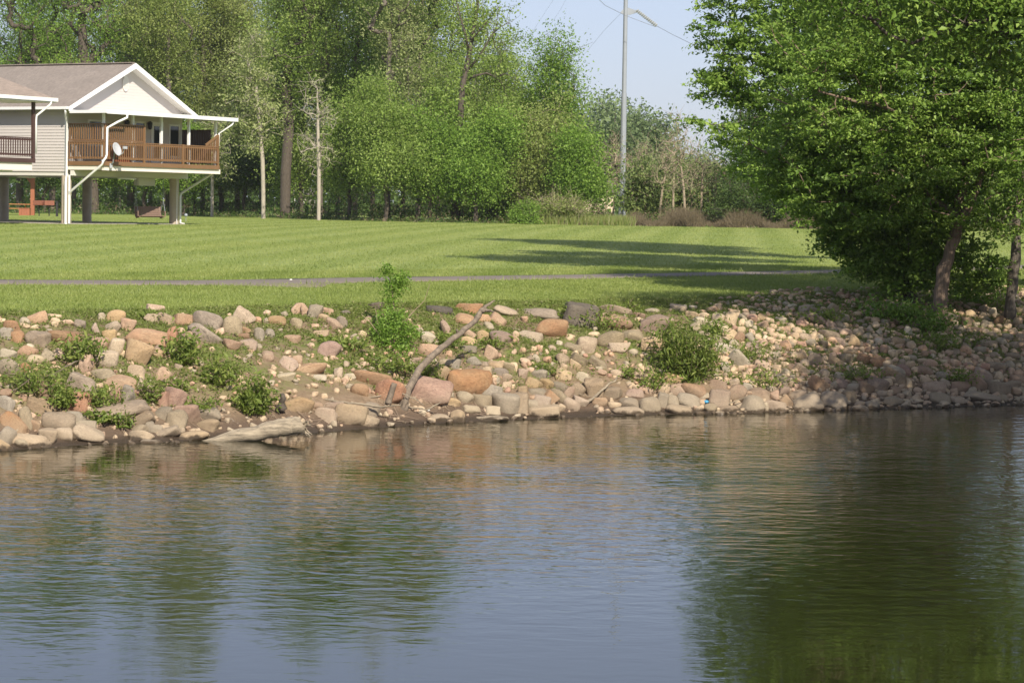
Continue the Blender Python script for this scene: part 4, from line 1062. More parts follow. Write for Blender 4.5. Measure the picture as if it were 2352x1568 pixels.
near_tree('boxelder_tree', 1985, 597, 'boxelder whose wide pale green crown overhangs the sky gap, farther back',
    [([(2010, 640, 6), (2000, 560, 6), (1960, 430, 6), (1900, 290, 6), (1840, 150, 6), (1800, 0, 6), (1790, -150, 6)], .16, .04), ([(1900, 290, 6), (1780, 250, 6), (1660, 290, 6)], .06, .012), ([(1850, 170, 6), (1740, 120, 6), (1640, 90, 6)], .06, .012), ([(1800, 0, 6), (1720, -40, 6), (1660, -30, 6)], .06, .012)] if False else
    [([(1990, 575, 0), (1975, 480, 0), (1940, 380, 0), (1890, 270, 0), (1840, 150, 0), (1805, 10, 0), (1790, -130, 0)], .2, .04), ([(1890, 270, 0), (1780, 260, -.3), (1660, 290, -.5)], .07, .012), ([(1850, 170, 0), (1740, 120, 0), (1640, 90, 0)], .07, .012), ([(1805, 10, 0), (1720, -30, 0), (1670, -30, 0)], .07, .012)],
    [(1800, 120, 0, 170, 130), (1700, 60, 0, 100, 75), (1690, 170, 0, 110, 70), (1660, 290, -.3, 85, 48), (1770, 280, 0, 130, 75), (1640, 100, 0, 60, 34), (1760, -60, 0, 130, 90), (1810, 400, .2, 130, 65), (1870, 220, .3, 130, 130), (1790, -210, 0, 130, 110), (1900, 470, .3, 110, 60), (1620, 205, 0, 60, 36), (1610, 120, 0, 50, 30), (1650, 40, 0, 70, 50), (1600, 265, -.2, 40, 22), (1720, 360, -.2, 90, 40), (1640, 170, 0, 75, 45), (1680, -30, 0, 80, 50), (1850, -330, 0, 230, 170), (1960, -520, 0, 260, 200), (1800, -620, 0, 180, 150), (2060, -330, 0, 200, 170), (1930, -60, 0, 180, 150)],
    1700, 78, 203, 'bark', ls=.14, crad=.36)
near_tree('boxelder_tree', 2085, 648, 'tall boxelder standing behind the leafy skirt, its top far above the frame',
    [([(2085, 655, 0), (2075, 520, 0), (2040, 380, 0), (1990, 200, 0), (1930, 0, 0), (1860, -200, 0), (1800, -420, 0)], .2, .05), ([(1990, 200, 0), (2100, 50, .5), (2160, -160, .5), (2180, -380, .5)], .12, .03)],
    [(1900, 60, .5, 170, 150), (2090, 100, 0, 170, 160), (1990, -160, 0, 250, 170), (1790, -150, 0, 190, 130), (2190, -220, 0, 230, 180), (1760, -400, 0, 230, 160), (2010, -430, 0, 260, 180), (1880, -620, 0, 230, 150), (2200, 330, 0, 160, 150), (1650, -260, 0, 150, 110), (1640, -500, 0, 130, 110), (1990, -310, 6.5, 250, 180), (1830, -450, 7, 220, 160), (1720, -300, 7, 170, 120), (2120, -140, 6.5, 200, 150), (1900, -160, 5, 180, 120)],
    1750, 60, 206, 'bark', ls=.15, crad=.36)
near_tree('boxelder_tree', 2318, 735, 'upright grey trunked tree at the right edge of the stone bank',
    [([(2316, 742, 0), (2325, 660, 0), (2333, 560, 0), (2342, 430, 0), (2350, 250, 0), (2360, 0, 0), (2370, -200, 0)], .135, .05), ([(2338, 480, 0), (2290, 510, -.2), (2255, 520, -.3)], .03, .008)],
    [(2390, 300, .3, 120, 150), (2420, 60, .3, 150, 170), (2400, -160, .3, 160, 160), (2470, 420, 0, 120, 90)],
    260, 60, 204, 'barkg')
near_tree('boxelder_tree', 2560, 700, 'unseen leafy tree added past the right frame edge to darken the river reflection',
    [([(2560, 705, 0), (2555, 520, 0), (2550, 300, 0), (2545, 0, 0), (2540, -250, 0)], .2, .05)],
    [(2560, 250, 0, 170, 180), (2500, 40, 0, 170, 170), (2600, -80, 0, 190, 180), (2540, -320, 0, 200, 170), (2560, 470, 0, 150, 120), (2440, -180, 0, 130, 120)],
    700, 60, 207, 'barkg', ls=.13)  # added out of view; dense crown keeps bright sky out of the river reflection
# a big tree of the same row just outside the frame; its crown reaches out above the frame and shades the stones
rg_ = np.random.default_rng(205)
tree('overhanging_tree', Vector((15.2, 50.5, float(tz(15.2, 50.5)))), 'large leafy tree of the bank row just beyond the right frame edge, overhanging the water', 'tree',
     [(0, 0, -.2), (-.2, -.4, 2.), (-.5, -1., 4.), (-.9, -2., 6.), (-1.4, -3.2, 8.)], .3,
     [(-2.2, -7.0, 6.6, 3.2, 3.4, 1.9), (-6.0, -5.0, 7.6, 2.8, 2.8, 1.3), (1.2, -2.5, 6.5, 4.0, 4.0, 3.0), (-8.6, -6, 7.9, 2.2, 2.2, 1.1), (2.5, -8, 6.5, 3.0, 3.4, 2.4), (-3.5, -8.5, 7.0, 2.4, 2.4, 1.4), (-5.0, -4.5, 7.3, 2.3, 2.5, 1.5), (-5.0, -11.2, 7.0, 2.3, 2.6, 1.7), (-2.6, -11.5, 6.6, 2.6, 2.6, 1.8)],
     1100, 165, .42, .105, LM['near'], M['barkg'], 'trees leaning over the river', tip=.012, twigs=60, seed=205, up=.6, droop=.6)
# creeper and brambles at the foot of the boxelders

# ------------------------------------------------------------------ stones of the bank
def ico_dirs(level):
    bm = bmesh.new(); bmesh.ops.create_icosphere(bm, subdivisions=level, radius=1)
    V = np.array([v.co[:] for v in bm.verts]); Fc = np.array([[v.index for v in f.verts] for f in bm.faces]); bm.free()
    return unit(V), Fc
DIR, TRI = ico_dirs(4)
DIR3, TRI3 = ico_dirs(3)
def stone_mesh(kind, seed, dirs=DIR, tri=TRI):
    rg = np.random.default_rng(seed)
    if kind == 'r': npl, pw_, lo_, amp = 13, 8., .76, .05
    elif kind == 'a': npl, pw_, lo_, amp = 11, 17, .66, .05
    else: npl, pw_, lo_, amp = 13, 12, .72, .05
    pn = unit(rg.normal(size=(npl, 3))); ph = rg.uniform(lo_, 1.0, npl)
    ext = np.array([[1, 0, 0], [-1, 0, 0], [0, 0, 1], [0, 0, -1], [0, 1, 0], [0, -1, 0]]) + rg.normal(0, .14, (6, 3))
    pn = np.concatenate([pn, unit(ext)]); ph = np.concatenate([ph, rg.uniform(.8, .95, 6)])
    dp = np.maximum(0, dirs @ pn.T / ph)
    r = (dp ** pw_).sum(1) ** (-1 / pw_)
    for fq, am in ((1.6, amp), (3.3, amp * .5), (7., amp * .28 * (2 if kind != 'r' else 1))):
        ph3 = rg.uniform(0, 6.28, 3); wv = unit(rg.normal(size=(3, 3))) * fq
        r = r * (1 + am * np.sin(dirs @ wv[0] + ph3[0]) + am * .7 * np.sin(dirs @ wv[1] * 1.3 + ph3[1]) * np.sin(dirs @ wv[2] * 1.1 + ph3[2]))
    V = dirs * r[:, None]; mn, mx = V.min(0), V.max(0)
    V = (V - (mn + mx) / 2) / ((mx - mn) / 2)
    return np_mesh('stone', V, tri)
SM = {k_: [stone_mesh(k_, 300 + 40 * j + i) for i in range(n_)] for j, (k_, n_) in enumerate((('r', 16), ('a', 16), ('s', 9)))}
for L in SM.values():
    for me in L:
        me.polygons.foreach_set('use_smooth', np.ones(len(me.polygons), bool)); me.materials.append(RM['t'])

# what the photograph shows: x, y, width, height, turn, colour, shape, in the pixels of four enlarged strips
ST = {
'A': (0, 661.5, """345,280,165,105,-15,p,a 500,258,130,40,0,t,s 225,300,95,55,0,g,r 115,345,155,92,8,o,r 510,300,78,48,0,y,a 225,345,92,42,0,t,r 320,355,82,36,0,y,r 15,295,62,32,0,y,r 50,415,112,105,10,g,a 150,450,115,112,0,o,a 340,465,205,135,10,v,a 590,455,298,118,3,b,r 620,318,105,52,0,p,a 735,335,95,95,0,v,a 1065,260,155,112,0,t,r 935,258,95,62,0,g,r 1035,358,135,85,-20,y,a 1180,340,142,112,8,o,a 880,385,65,115,-25,p,s 1000,440,132,108,0,y,a 910,515,145,118,0,b,a 1060,550,118,172,15,y,a 1355,445,335,132,8,o,s 1390,285,112,92,0,y,a 1525,290,165,92,20,v,r 1685,295,152,112,0,p,a 1430,185,155,62,8,p,a 1575,435,108,155,0,r,a 1900,295,245,155,25,v,r 1870,430,300,150,42,v,s 1790,500,260,85,47,p,s 2125,360,172,192,0,g,r 2240,265,175,132,30,t,a 2250,385,112,62,0,p,r 2220,440,128,52,0,b,r 2005,405,115,52,20,p,r 2120,520,145,88,20,b,r 2270,520,165,92,0,p,r 1250,595,240,235,25,t,a 1490,580,155,70,32,p,s 1455,605,130,90,20,t,r 965,645,212,150,8,y,a 790,700,100,175,0,o,a 75,610,135,95,15,w,r 280,535,102,46,0,w,r 330,655,138,82,0,w,r 260,575,155,82,20,o,r 440,625,112,102,30,g,r 550,600,112,100,0,p,r 80,735,180,190,-30,g,r 230,730,92,82,0,o,r 960,790,245,92,-5,g,r 1250,765,142,112,0,t,a 1500,805,150,130,-45,p,a 750,885,235,165,18,v,r 1100,865,265,112,5,p,a 1320,910,160,130,38,y,a 405,945,128,168,0,b,r 695,1045,225,172,0,r,a 55,965,98,78,0,o,a 55,1060,135,135,0,g,r 1060,1010,98,165,0,r,a 1170,980,125,150,25,g,r 385,1095,245,135,15,v,r 1590,1010,195,175,20,r,a 1480,1030,125,155,0,r,a 1075,1125,540,125,-10,v,s 130,1245,255,130,38,o,a 540,1230,265,175,5,v,r 690,1190,175,112,0,g,r 325,1265,92,112,0,b,r 65,1370,155,170,30,g,r 290,1410,335,122,5,t,r 455,1360,182,132,0,t,r 800,1350,265,165,20,t,a 770,1265,205,102,0,g,r 590,1345,150,120,0,t,r 1300,1200,225,125,-20,v,r 1500,1150,155,112,0,g,r 1615,1220,175,182,12,g,a 1720,1150,195,162,0,r,a 1900,1155,255,112,-8,g,r 1910,1255,195,98,0,t,a 1280,1295,145,78,-15,g,r 1305,1360,215,102,-5,t,r 1530,1330,215,92,-22,t,a 1450,1295,82,82,0,g,r 1515,1290,95,62,0,t,r 1775,1360,255,88,-10,t,r 1770,1305,105,32,0,t,r 1400,1418,195,55,0,g,r 40,1455,165,82,25,t,r 190,1430,115,82,0,w,r 1375,1270,82,92,0,g,r 235,1190,110,190,-10,g,r"""),
'B': (240, 661.5, """100,230,62,52,0,p,r 265,240,62,52,0,g,r 385,195,108,108,0,p,a 450,210,52,112,0,b,a 535,220,110,142,15,g,a 660,215,105,62,8,b,r 620,270,115,62,15,t,r 825,225,82,42,0,d,r 1110,165,135,62,-12,d,r 1110,275,82,42,0,d,r 185,300,160,88,0,t,r 365,330,105,98,25,g,r 15,290,72,52,0,o,r 30,430,85,122,0,g,r 120,418,92,78,0,g,r 715,340,145,92,20,p,a 795,310,80,115,-25,v,r 585,415,155,52,-8,t,s 330,465,135,68,0,p,r 545,345,92,32,0,p,s 670,560,168,155,25,r,a 865,540,95,72,0,b,r 500,525,82,42,0,p,r 285,590,92,36,0,t,r 95,625,125,82,0,p,r 290,695,155,112,35,p,a 380,665,82,92,0,p,r 155,740,62,72,0,t,r 500,740,265,92,-4,p,r 265,815,175,72,0,w,s 575,820,135,52,0,w,s 755,780,75,105,0,t,r 690,815,52,42,0,g,r 860,810,105,52,0,g,r 815,855,62,52,0,b,r 1060,830,315,122,3,o,r 1225,700,78,88,0,p,r 1280,805,72,42,0,o,a 1250,950,265,205,-5,r,a 1410,720,105,62,20,g,r 1460,675,92,72,0,b,r 1610,950,345,205,8,r,a 1950,855,365,215,5,o,a 1700,770,185,125,10,t,r 1735,690,112,82,0,g,r 1825,695,105,82,0,g,r 1580,570,165,102,5,o,a 1580,460,125,92,10,w,a 1690,200,225,65,8,d,s 1955,190,225,98,-3,o,s 1900,285,195,92,8,p,r 1745,370,72,145,-20,b,s 1960,430,115,72,30,p,r 1960,490,135,72,10,y,a 2080,445,95,112,0,y,a 2260,455,200,112,12,b,r 2140,345,95,68,0,g,r 2220,300,150,100,38,p,a 2290,215,205,82,15,t,r 2100,285,105,82,0,p,r 1955,560,135,58,0,g,r 2160,605,145,110,35,p,a 2000,670,115,72,-18,g,r 2200,715,132,82,0,t,r 2240,770,135,68,0,v,r 2120,775,75,102,0,y,a 2200,845,105,52,0,g,r 2300,820,95,72,0,t,r 2320,720,105,82,0,g,r 2165,950,175,125,5,g,a 2290,1060,235,172,5,g,r 2300,895,102,72,0,t,r 1925,1005,145,98,10,g,r 2070,1035,172,108,3,g,r 1800,1040,145,72,0,t,a 1985,1115,172,72,4,w,s 2170,1125,132,82,0,w,a 1690,1190,162,62,3,t,s 1850,1180,122,112,0,t,r 2150,1200,285,52,-2,w,s 1520,1140,82,52,0,w,r 1240,1250,112,42,0,w,s 395,1080,225,155,15,t,a 555,1080,112,62,0,b,r 720,1085,165,78,0,b,r 640,1165,185,128,0,p,a 860,1170,275,190,8,t,a 1050,1115,152,128,12,v,r 1025,1225,175,108,20,t,a 1140,1160,40,28,0,w,r 950,930,155,112,15,p,r 480,900,60,40,0,t,r 700,640,60,40,0,p,r 1000,700,90,50,10,p,r 1700,560,60,40,0,o,r"""),
'C': (480, 661.5, """250,235,355,92,0,v,s 630,260,295,205,8,d,a 950,200,265,78,5,v,s 715,190,135,62,0,v,r 365,375,262,175,0,b,r 165,440,195,82,10,y,a 950,310,275,125,8,b,r 1150,250,125,58,0,b,r 1310,330,235,165,8,b,a 905,470,235,132,-10,g,r 690,525,175,152,5,t,r 1120,445,185,115,8,g,r 985,545,185,92,-3,t,r 560,550,145,72,5,g,r 530,450,92,52,0,y,r 750,425,95,48,0,y,a 440,505,72,46,0,w,r 230,550,72,46,15,o,a 470,580,72,36,0,p,r 35,425,62,62,0,t,r 20,470,72,62,0,b,r 1525,190,145,72,8,y,r 1585,170,52,32,0,w,r 1290,205,155,36,0,g,r 1665,178,72,36,0,w,r 1655,245,115,58,10,y,r 1750,215,82,32,0,o,r 1760,255,105,62,0,y,r 1835,195,112,46,8,b,r 1730,300,125,72,0,w,r 1890,285,105,105,15,y,a 2005,285,105,132,12,y,r 1820,148,62,26,0,w,r 1900,180,62,72,20,t,r 1930,135,82,26,0,p,r 2185,185,82,42,0,t,r 2110,155,62,32,0,y,r 2050,215,92,36,0,t,r 2210,230,92,42,0,g,r 2150,250,102,46,0,v,r 2300,275,95,72,10,t,r 1690,360,95,82,0,w,a 1900,360,185,92,20,w,r 2170,330,82,62,0,w,a 2105,320,55,72,-25,y,r 2110,390,92,72,0,y,r 2310,345,92,72,-20,p,r 2090,455,85,92,35,b,r 1770,430,115,62,8,y,r 2020,435,105,108,40,y,r 1290,520,185,155,5,t,a 2190,460,72,92,-25,w,r 2260,455,62,62,0,y,a 2290,490,62,52,0,o,r 2195,545,145,88,18,b,r 2320,460,52,52,0,w,r 1945,555,185,92,8,w,a 2080,655,175,135,32,w,r 2190,635,82,52,0,w,r 2290,705,132,82,12,p,r 1965,730,65,105,-15,w,r 2190,715,52,32,0,w,r 1985,690,62,42,0,t,r 1180,735,78,82,-15,y,r 1270,750,92,72,15,t,r 1390,770,72,52,0,w,r 1200,810,155,62,8,t,r 1480,830,155,82,15,t,r 1050,730,52,52,0,t,a 970,785,145,62,15,t,s 815,775,105,42,2,p,s 90,785,85,92,15,p,a 120,670,125,52,0,p,r 125,720,102,36,42,b,s 220,650,90,52,48,g,r 325,660,105,52,28,o,a 470,655,105,112,-12,v,r 620,665,155,88,28,g,r 785,690,165,82,28,g,r 570,705,105,66,32,y,a 260,795,155,92,0,g,r 470,800,145,102,18,y,a 650,820,115,88,8,w,r 770,920,165,182,-12,v,a 200,880,155,88,25,y,a 320,880,112,92,0,y,a 95,960,82,112,0,t,a 230,955,165,66,5,g,r 440,905,132,78,8,g,r 525,960,88,96,0,b,a 600,940,135,120,40,v,r 50,1055,185,182,0,v,r 270,1035,155,92,8,p,a 345,1010,120,110,40,b,a 430,995,175,98,33,g,r 170,1075,132,92,0,g,r 545,1070,145,102,18,p,r 620,1040,132,82,25,p,r 445,1100,78,78,0,t,r 285,1140,265,112,-3,t,r 800,1040,145,72,0,b,s 920,960,175,102,0,v,r 1130,965,152,72,0,r,s 1085,895,92,52,0,t,r 1225,885,118,42,0,y,r 1240,935,152,60,25,o,r 1380,930,110,105,35,t,r 935,1070,112,52,0,t,r 1085,1060,175,98,10,v,r 1065,1130,265,82,3,t,r 1260,1075,188,142,5,g,r 1380,1035,95,135,10,g,a 1620,1035,195,122,10,g,r 1470,1040,112,112,0,g,r 1535,1120,210,86,3,t,r 1515,925,145,92,0,b,r 1670,940,212,108,10,b,r 1895,890,152,86,8,b,a 1905,1020,182,168,0,b,r 1830,1105,112,86,0,g,r 2050,970,152,175,22,b,r 2200,1075,215,162,3,g,r 2165,910,92,82,0,w,r 2260,975,192,108,8,b,r 1985,1112,182,52,-8,b,r 2330,1095,62,92,0,g,r 1720,1150,92,38,0,b,s 1970,850,72,52,0,p,r 2285,850,132,62,8,p,r 50,1175,92,36,0,w,s 20,725,65,82,0,t,r 650,600,60,40,0,g,r 1130,400,60,40,0,t,r"""),
'D': (720, 612.5, """60,1285,205,112,4,b,r 165,1240,125,95,38,b,r 345,1260,285,150,-15,v,a 600,1240,225,175,5,v,r 765,1115,132,82,-5,g,r 690,1160,82,52,0,w,r 750,1195,112,112,0,v,r 275,1185,172,82,-10,b,r 450,1080,165,112,33,b,r 145,1140,92,82,0,r,r 545,1105,46,62,0,w,r 600,1085,72,62,0,g,r 660,1080,105,100,28,r,a 850,1310,155,72,3,t,r 965,1265,132,92,-8,g,r 1155,1240,165,98,20,g,r 1105,1165,82,62,0,t,r 1270,1230,76,36,0,y,r 1390,1230,102,32,0,t,r 890,1120,155,100,22,b,r 1000,1090,175,122,18,b,r 895,1070,122,42,0,b,r 1100,1060,92,62,0,y,r 1170,1140,102,72,0,b,r 1525,1110,195,105,0,b,r 1580,1210,182,102,6,g,r 1765,1100,185,92,5,r,r 1710,1225,92,72,0,v,r 1790,1240,92,62,0,v,r 1915,1075,200,125,45,b,a 1965,1200,315,92,8,v,s 2105,1120,215,122,6,v,r 2155,1210,102,72,0,g,r 2230,1090,165,82,0,v,a 2300,1040,142,92,0,b,r 1590,1000,118,78,0,g,r 1450,965,155,88,22,b,r 1700,1015,92,62,0,t,r 1205,1040,122,92,0,v,r 1240,945,122,92,0,r,r 1130,985,165,92,18,v,r 1180,955,150,82,15,g,r 1985,1000,185,92,28,p,r 2105,915,182,72,6,v,r 560,628,185,78,10,v,r 345,650,112,76,0,t,r 245,635,72,72,0,t,r 265,580,86,52,0,p,r 395,700,96,66,0,g,r 505,710,82,82,15,d,a 590,770,132,56,-3,b,r 750,780,125,66,6,t,r 660,695,92,82,0,p,r 790,690,115,90,38,t,r 425,850,125,102,18,t,a 310,825,100,95,48,t,r 245,815,82,60,40,y,r 590,935,92,62,10,g,r 665,955,102,72,0,t,r 530,990,62,72,0,y,r 630,880,152,70,28,t,r 720,850,112,92,0,g,r 870,845,105,92,15,b,a 1000,880,132,102,15,b,r 310,950,152,82,28,t,r 30,670,102,42,0,t,r 200,670,92,52,22,y,r 200,715,82,52,0,g,r 120,650,82,62,15,y,r 45,630,72,52,0,t,r 335,405,105,92,0,t,a 415,405,122,62,10,t,r 275,450,112,52,0,t,a 180,445,86,56,15,y,a 215,400,102,42,0,b,r 215,365,122,36,5,w,r 440,480,185,100,28,b,r 600,395,110,82,38,g,r 640,490,112,70,28,w,a 520,450,52,72,0,g,r 580,540,115,72,30,o,a 320,505,105,62,0,b,r 470,258,72,36,0,w,r 555,230,82,32,0,b,r 665,255,72,52,0,b,r 795,315,72,52,15,o,r 1480,715,92,62,0,t,r 1190,690,122,82,10,t,r 1070,520,82,72,0,g,r 1100,765,70,62,40,y,r 1600,835,102,52,-5,t,r 1610,880,82,52,0,y,r 2030,705,142,62,10,t,a 700,470,90,60,0,t,r 830,600,110,60,20,t,r 1290,600,70,90,0,w,r 940,690,90,40,0,t,r 1020,690,100,60,0,w,a 930,640,80,40,0,g,r 860,430,60,36,0,g,r 960,300,50,30,0,w,r 1350,590,100,60,5,t,a 1160,790,90,60,0,t,r 1430,870,110,60,0,t,r 1490,890,110,80,20,o,r 1300,905,90,80,0,t,r 1700,880,100,60,0,p,r 1830,870,70,60,30,t,r 1670,745,80,40,0,y,r 1950,760,110,60,0,g,r 2080,1330,50,30,0,w,r 1860,440,90,90,0,y,a 1980,380,80,60,0,t,r 2010,400,120,60,20,t,r 2070,420,60,80,0,w,r 1960,480,70,50,0,t,r 1830,510,100,100,0,v,r 1990,530,90,70,0,g,r 2120,500,80,90,0,b,a 2200,550,70,60,0,t,r 2280,520,50,110,0,t,r 1900,580,120,50,0,b,r 2000,600,80,60,0,v,r 2200,650,90,70,0,g,r 2100,590,70,50,0,t,r 2320,640,90,60,0,v,r 2240,820,130,60,0,v,r 2060,230,70,45,0,t,r 2130,200,80,40,10,y,r 2010,270,60,40,0,w,r 2110,270,60,40,0,t,r 1960,310,70,40,0,y,r 2140,330,60,40,0,b,r 2320,400,60,80,0,y,r 2200,320,70,40,0,t,r""")}
stones = []
for key, (ox, oy, txt) in ST.items():
    X0_ = {'A': 0, 'B': 588, 'C': 1176, 'D': 1764}[key]
    for tok in txt.split():
        a = tok.split(',')
        stones.append([X0_ + float(a[0]) * .25, oy + float(a[1]) * .25, float(a[2]) * .25, float(a[3]) * .25, float(a[4]), a[5], a[6]])
MANY = 300
rq = np.random.default_rng(8)
for q_ in stones:
    if q_[6] == 'r' and q_[2] * q_[3] > 330 and rq.random() < .3: q_[6] = 'a'
stones.sort(key=lambda q: -q[2] * q[3])
LAND = [('the leaning dead trunk', 1010, 810), ('the broken stump', 905, 905), ('the driftwood log', 570, 995), ('the tall scraggly bush', 905, 740), ('the big willow like shrub', 1590, 800),
        ('the slanting bare stick', 1380, 900), ('the blue scrap', 1622, 925), ('the reddish boxelder trunk', 2160, 700), ('the grey edge trunk', 2320, 700), ('the dark round weeds', 585, 910),
        ('the leafy weed pair', 430, 840), ('the vine patch at the left edge', 70, 880), ('the small shoulder weeds', 195, 800), ('the bank of pale sand', 740, 890), ('the open slope mid bank', 1180, 780), ('the cobble fan', 1850, 790), ('the creeper under the boxelder', 1990, 760)]
SHW = {'r': 'rounded', 'a': 'angular', 's': 'slab like'}
used = {}
info = []
for i, q_ in enumerate(stones[:MANY]):
    x_, y_, w_, h_, an, co, sh = q_
    area = w_ * h_
    size = 'huge' if area > 2400 else 'big' if area > 1250 else 'mid sized' if area > 650 else 'small'
    asp = w_ / h_
    form = ('long ' if asp > 2.4 else 'upright ' if asp < .8 else '') + SHW[sh]
    tilt = ' tilted' if abs(an) > 24 else ''
    l = min(LAND, key=lambda L: (L[1] - x_) ** 2 + 1.6 * (L[2] - y_) ** 2)
    dx_, dy_ = x_ - l[1], y_ - l[2]
    rel = ('left of ' if dx_ < 0 else 'right of ') if abs(dx_) > 1.3 * abs(dy_) else ('above ' if dy_ < 0 else 'below ')
    sidx = np.interp(x_, [0, 440, 800, 1200, 1650, 2352], [1030, 1022, 980, 960, 948, 925])
    top_ = np.interp(x_, [0, 250, 450, 850, 1200, 1600, 1850, 2352], [725, 712, 702, 692, 702, 690, 660, 655])
    v_ = (y_ - top_) / (sidx - top_)
    zone = 'waterline ' if v_ > .87 else 'grass edge ' if v_ < .12 else ''
    info.append((i, f"{size}{tilt} {form} {ROCK[co][0]} {zone}stone {rel}{l[0]}"))
by = {}
for i, lb in info: by.setdefault(lb, []).append(i)
final = {}
ORD = ['', 'second ', 'third ', 'fourth ', 'fifth ', 'sixth ', 'seventh ', 'eighth ', 'ninth ']
for lb, ids in by.items():
    ids.sort(key=lambda i: stones[i][0])
    if len(ids) == 1: final[ids[0]] = lb
    elif len(ids) == 2: final[ids[0]], final[ids[1]] = lb + ', left one', lb + ', right one'
    else:
        for k_, i in enumerate(ids):
            final[i] = lb + (', leftmost' if k_ == 0 else ', rightmost' if k_ == len(ids) - 1 else ', ' + ORD[k_] + 'from left')
cnt = {}
def place_stone(q_, name='stone'):
    x_, y_, w_, h_, an, co, sh = q_
    p = hit(x_, y_ + h_ * .33)
    dep = .5 * (w_ + h_) / F * p.y * .5
    D = p.y + dep * .35
    c_ = at(x_, y_ + h_ * .10, D)
    s_ = D / F
    return c_, (w_ * s_ * .585, max(dep, .3 * w_ * s_) * 1.05, h_ * s_ * .66)
rg = np.random.default_rng(77)
for i, q_ in enumerate(stones[:MANY]):
    c_, sc = place_stone(q_)
    sh = q_[6]; k_ = cnt.get(sh, 0); cnt[sh] = k_ + 1
    me = SM[sh][(k_ * 7 + 3) % len(SM[sh])]
    o = bpy.data.objects.new('stone', me); COL.objects.link(o)
    o.location = c_; o.scale = sc
    o.rotation_euler = (rg.normal(0, .12), R(q_[4]), rg.choice([0, math.pi]) + rg.normal(0, .15))
    if abs(o.rotation_euler.z) > 1.5: o.rotation_euler = (o.rotation_euler.x, -R(q_[4]), o.rotation_euler.z)
    o.material_slots[0].link = 'OBJECT'; o.material_slots[0].material = RM[q_[5]]
    tag(o, final[i], 'stone', 'stones of the rock bank')

# the small fill between them: cobbles past the three hundred largest, one mass
n_ = 0; TV, TF, TC = [], [], []
base_small = [np.array([v.co[:] for v in stone_mesh('r' if i % 3 else 'a', 900 + i, DIR3, TRI3).vertices]) for i in range(8)]
D2, T2 = ico_dirs(2)
occ = np.array([[q_[0], q_[1], q_[2], q_[3]] for q_ in stones[:MANY]])
cands = [tuple(q_) for q_ in stones[MANY:]]
keys = list('tttttgggbbbyvvppoor')
for _ in range(11000):
    x_ = rg.uniform(1640, 2420) if rg.random() < .84 else rg.uniform(-40, 1700)
    top_ = np.interp(x_, [0, 250, 450, 850, 1200, 1600, 1850, 2352], [725, 712, 702, 692, 702, 690, 662, 657]); bot_ = np.interp(x_, [0, 440, 800, 1200, 1650, 2352], [1033, 1022, 984, 966, 952, 930])
    y_ = rg.uniform(top_, bot_)
    if x_ < 1640 and (y_ - top_) / (bot_ - top_) < .35 and rg.random() < .75: continue
    big_ = 1 - .35 * (y_ < 720)
    w_ = rg.uniform(8, 27) * big_ * (1 if x_ > 1600 else .7); h_ = w_ * rg.uniform(.45, .85)
    if np.any((np.abs(occ[:, 0] - x_) < (occ[:, 2] + w_) * .32) & (np.abs(occ[:, 1] - y_) < (occ[:, 3] + h_) * .33)): continue
    occ = np.vstack([occ, [x_, y_, w_ * .9, h_ * .9]])
    cands.append((x_, y_, w_, h_, rg.normal(6, 18), keys[rg.integers(len(keys))], 'r'))
TV = {}; 
for q_ in cands:
    c_, sc = place_stone(q_)
    V = base_small[rg.integers(8)] * np.array(sc)
    V = V @ np.array(Euler((rg.normal(0, .2), R(q_[4]), rg.uniform(0, 6.28))).to_matrix()).T + np.array(c_)
    TV.setdefault(q_[5], []).append(V)
V, Fc, mi = [], [], []; nv = 0
me = None; order_ = list(TV)
for j, co in enumerate(order_):
    for v_ in TV[co]:
        V.append(v_); Fc.append(TRI3 + nv); nv += len(v_); mi.append(np.full(len(TRI3), j))
me = np_mesh('cobbles', np.concatenate(V), np.concatenate(Fc)); 
for co in order_: me.materials.append(RM[co])
me.polygons.foreach_set('material_index', np.concatenate(mi).astype(np.int32))
tag(link('cobbles', me, None, smooth=True), kind='stuff')

# ------------------------------------------------------------------ dead wood on the bank
def stick(pts, radii, name, label, cat, mat, group=None, n=9, wob=.0, seed=0, extra=None):
    rg = np.random.default_rng(seed); P_ = []
    for i, e in enumerate(pts):
        x_, y_ = e[0], e[1]; dd = e[2] if len(e) > 2 else 0
        P_.append((x_, y_, dd))
    h0 = hit(pts[0][0], pts[0][1]); D = h0.y
    Q = [at(x_, y_, D + dd) - h0 for x_, y_, dd in P_]
    fine, rr = [], []
    for i in range(len(Q) - 1):
        for k_ in range(4):
            f = k_ / 4; fine.append(Q[i].lerp(Q[i + 1], f) + Vector(rg.normal(size=3)) * wob * radii[i]); rr.append((radii[i] + (radii[i + 1] - radii[i]) * f) * (1 + .1 * rg.normal()))
    fine.append(Q[-1]); rr.append(radii[-1])
    m = MB(); m.tube(fine, rr, n)
    o = m.build(name, M[mat], smooth=True); o.location = h0
    tag(o, label, cat, group)
    return o, h0, D
LT = thing('leaning_trunk', hit(928, 936), 'bare grey dead trunk leaning right over the stones with a broken forked tip', 'dead tree')
b_ = LT.location.copy(); D = b_.y
def lean_tube(pts, rr, name, wob, seed):
    rg = np.random.default_rng(seed); Q = [at(x_, y_, D + dd) - b_ for x_, y_, dd in pts]; fine, r2 = [], []
    for i in range(len(Q) - 1):
        for k_ in range(5):
            f = k_ / 5; fine.append(Q[i].lerp(Q[i + 1], f) + Vector(rg.normal(size=3)) * wob); r2.append((rr[i] + (rr[i + 1] - rr[i]) * f) * (1 + .025 * rg.normal()))
    fine.append(Q[-1]); r2.append(rr[-1]); return MB().tube(fine, r2, 14).build(name, M['dead'], LT, smooth=True)
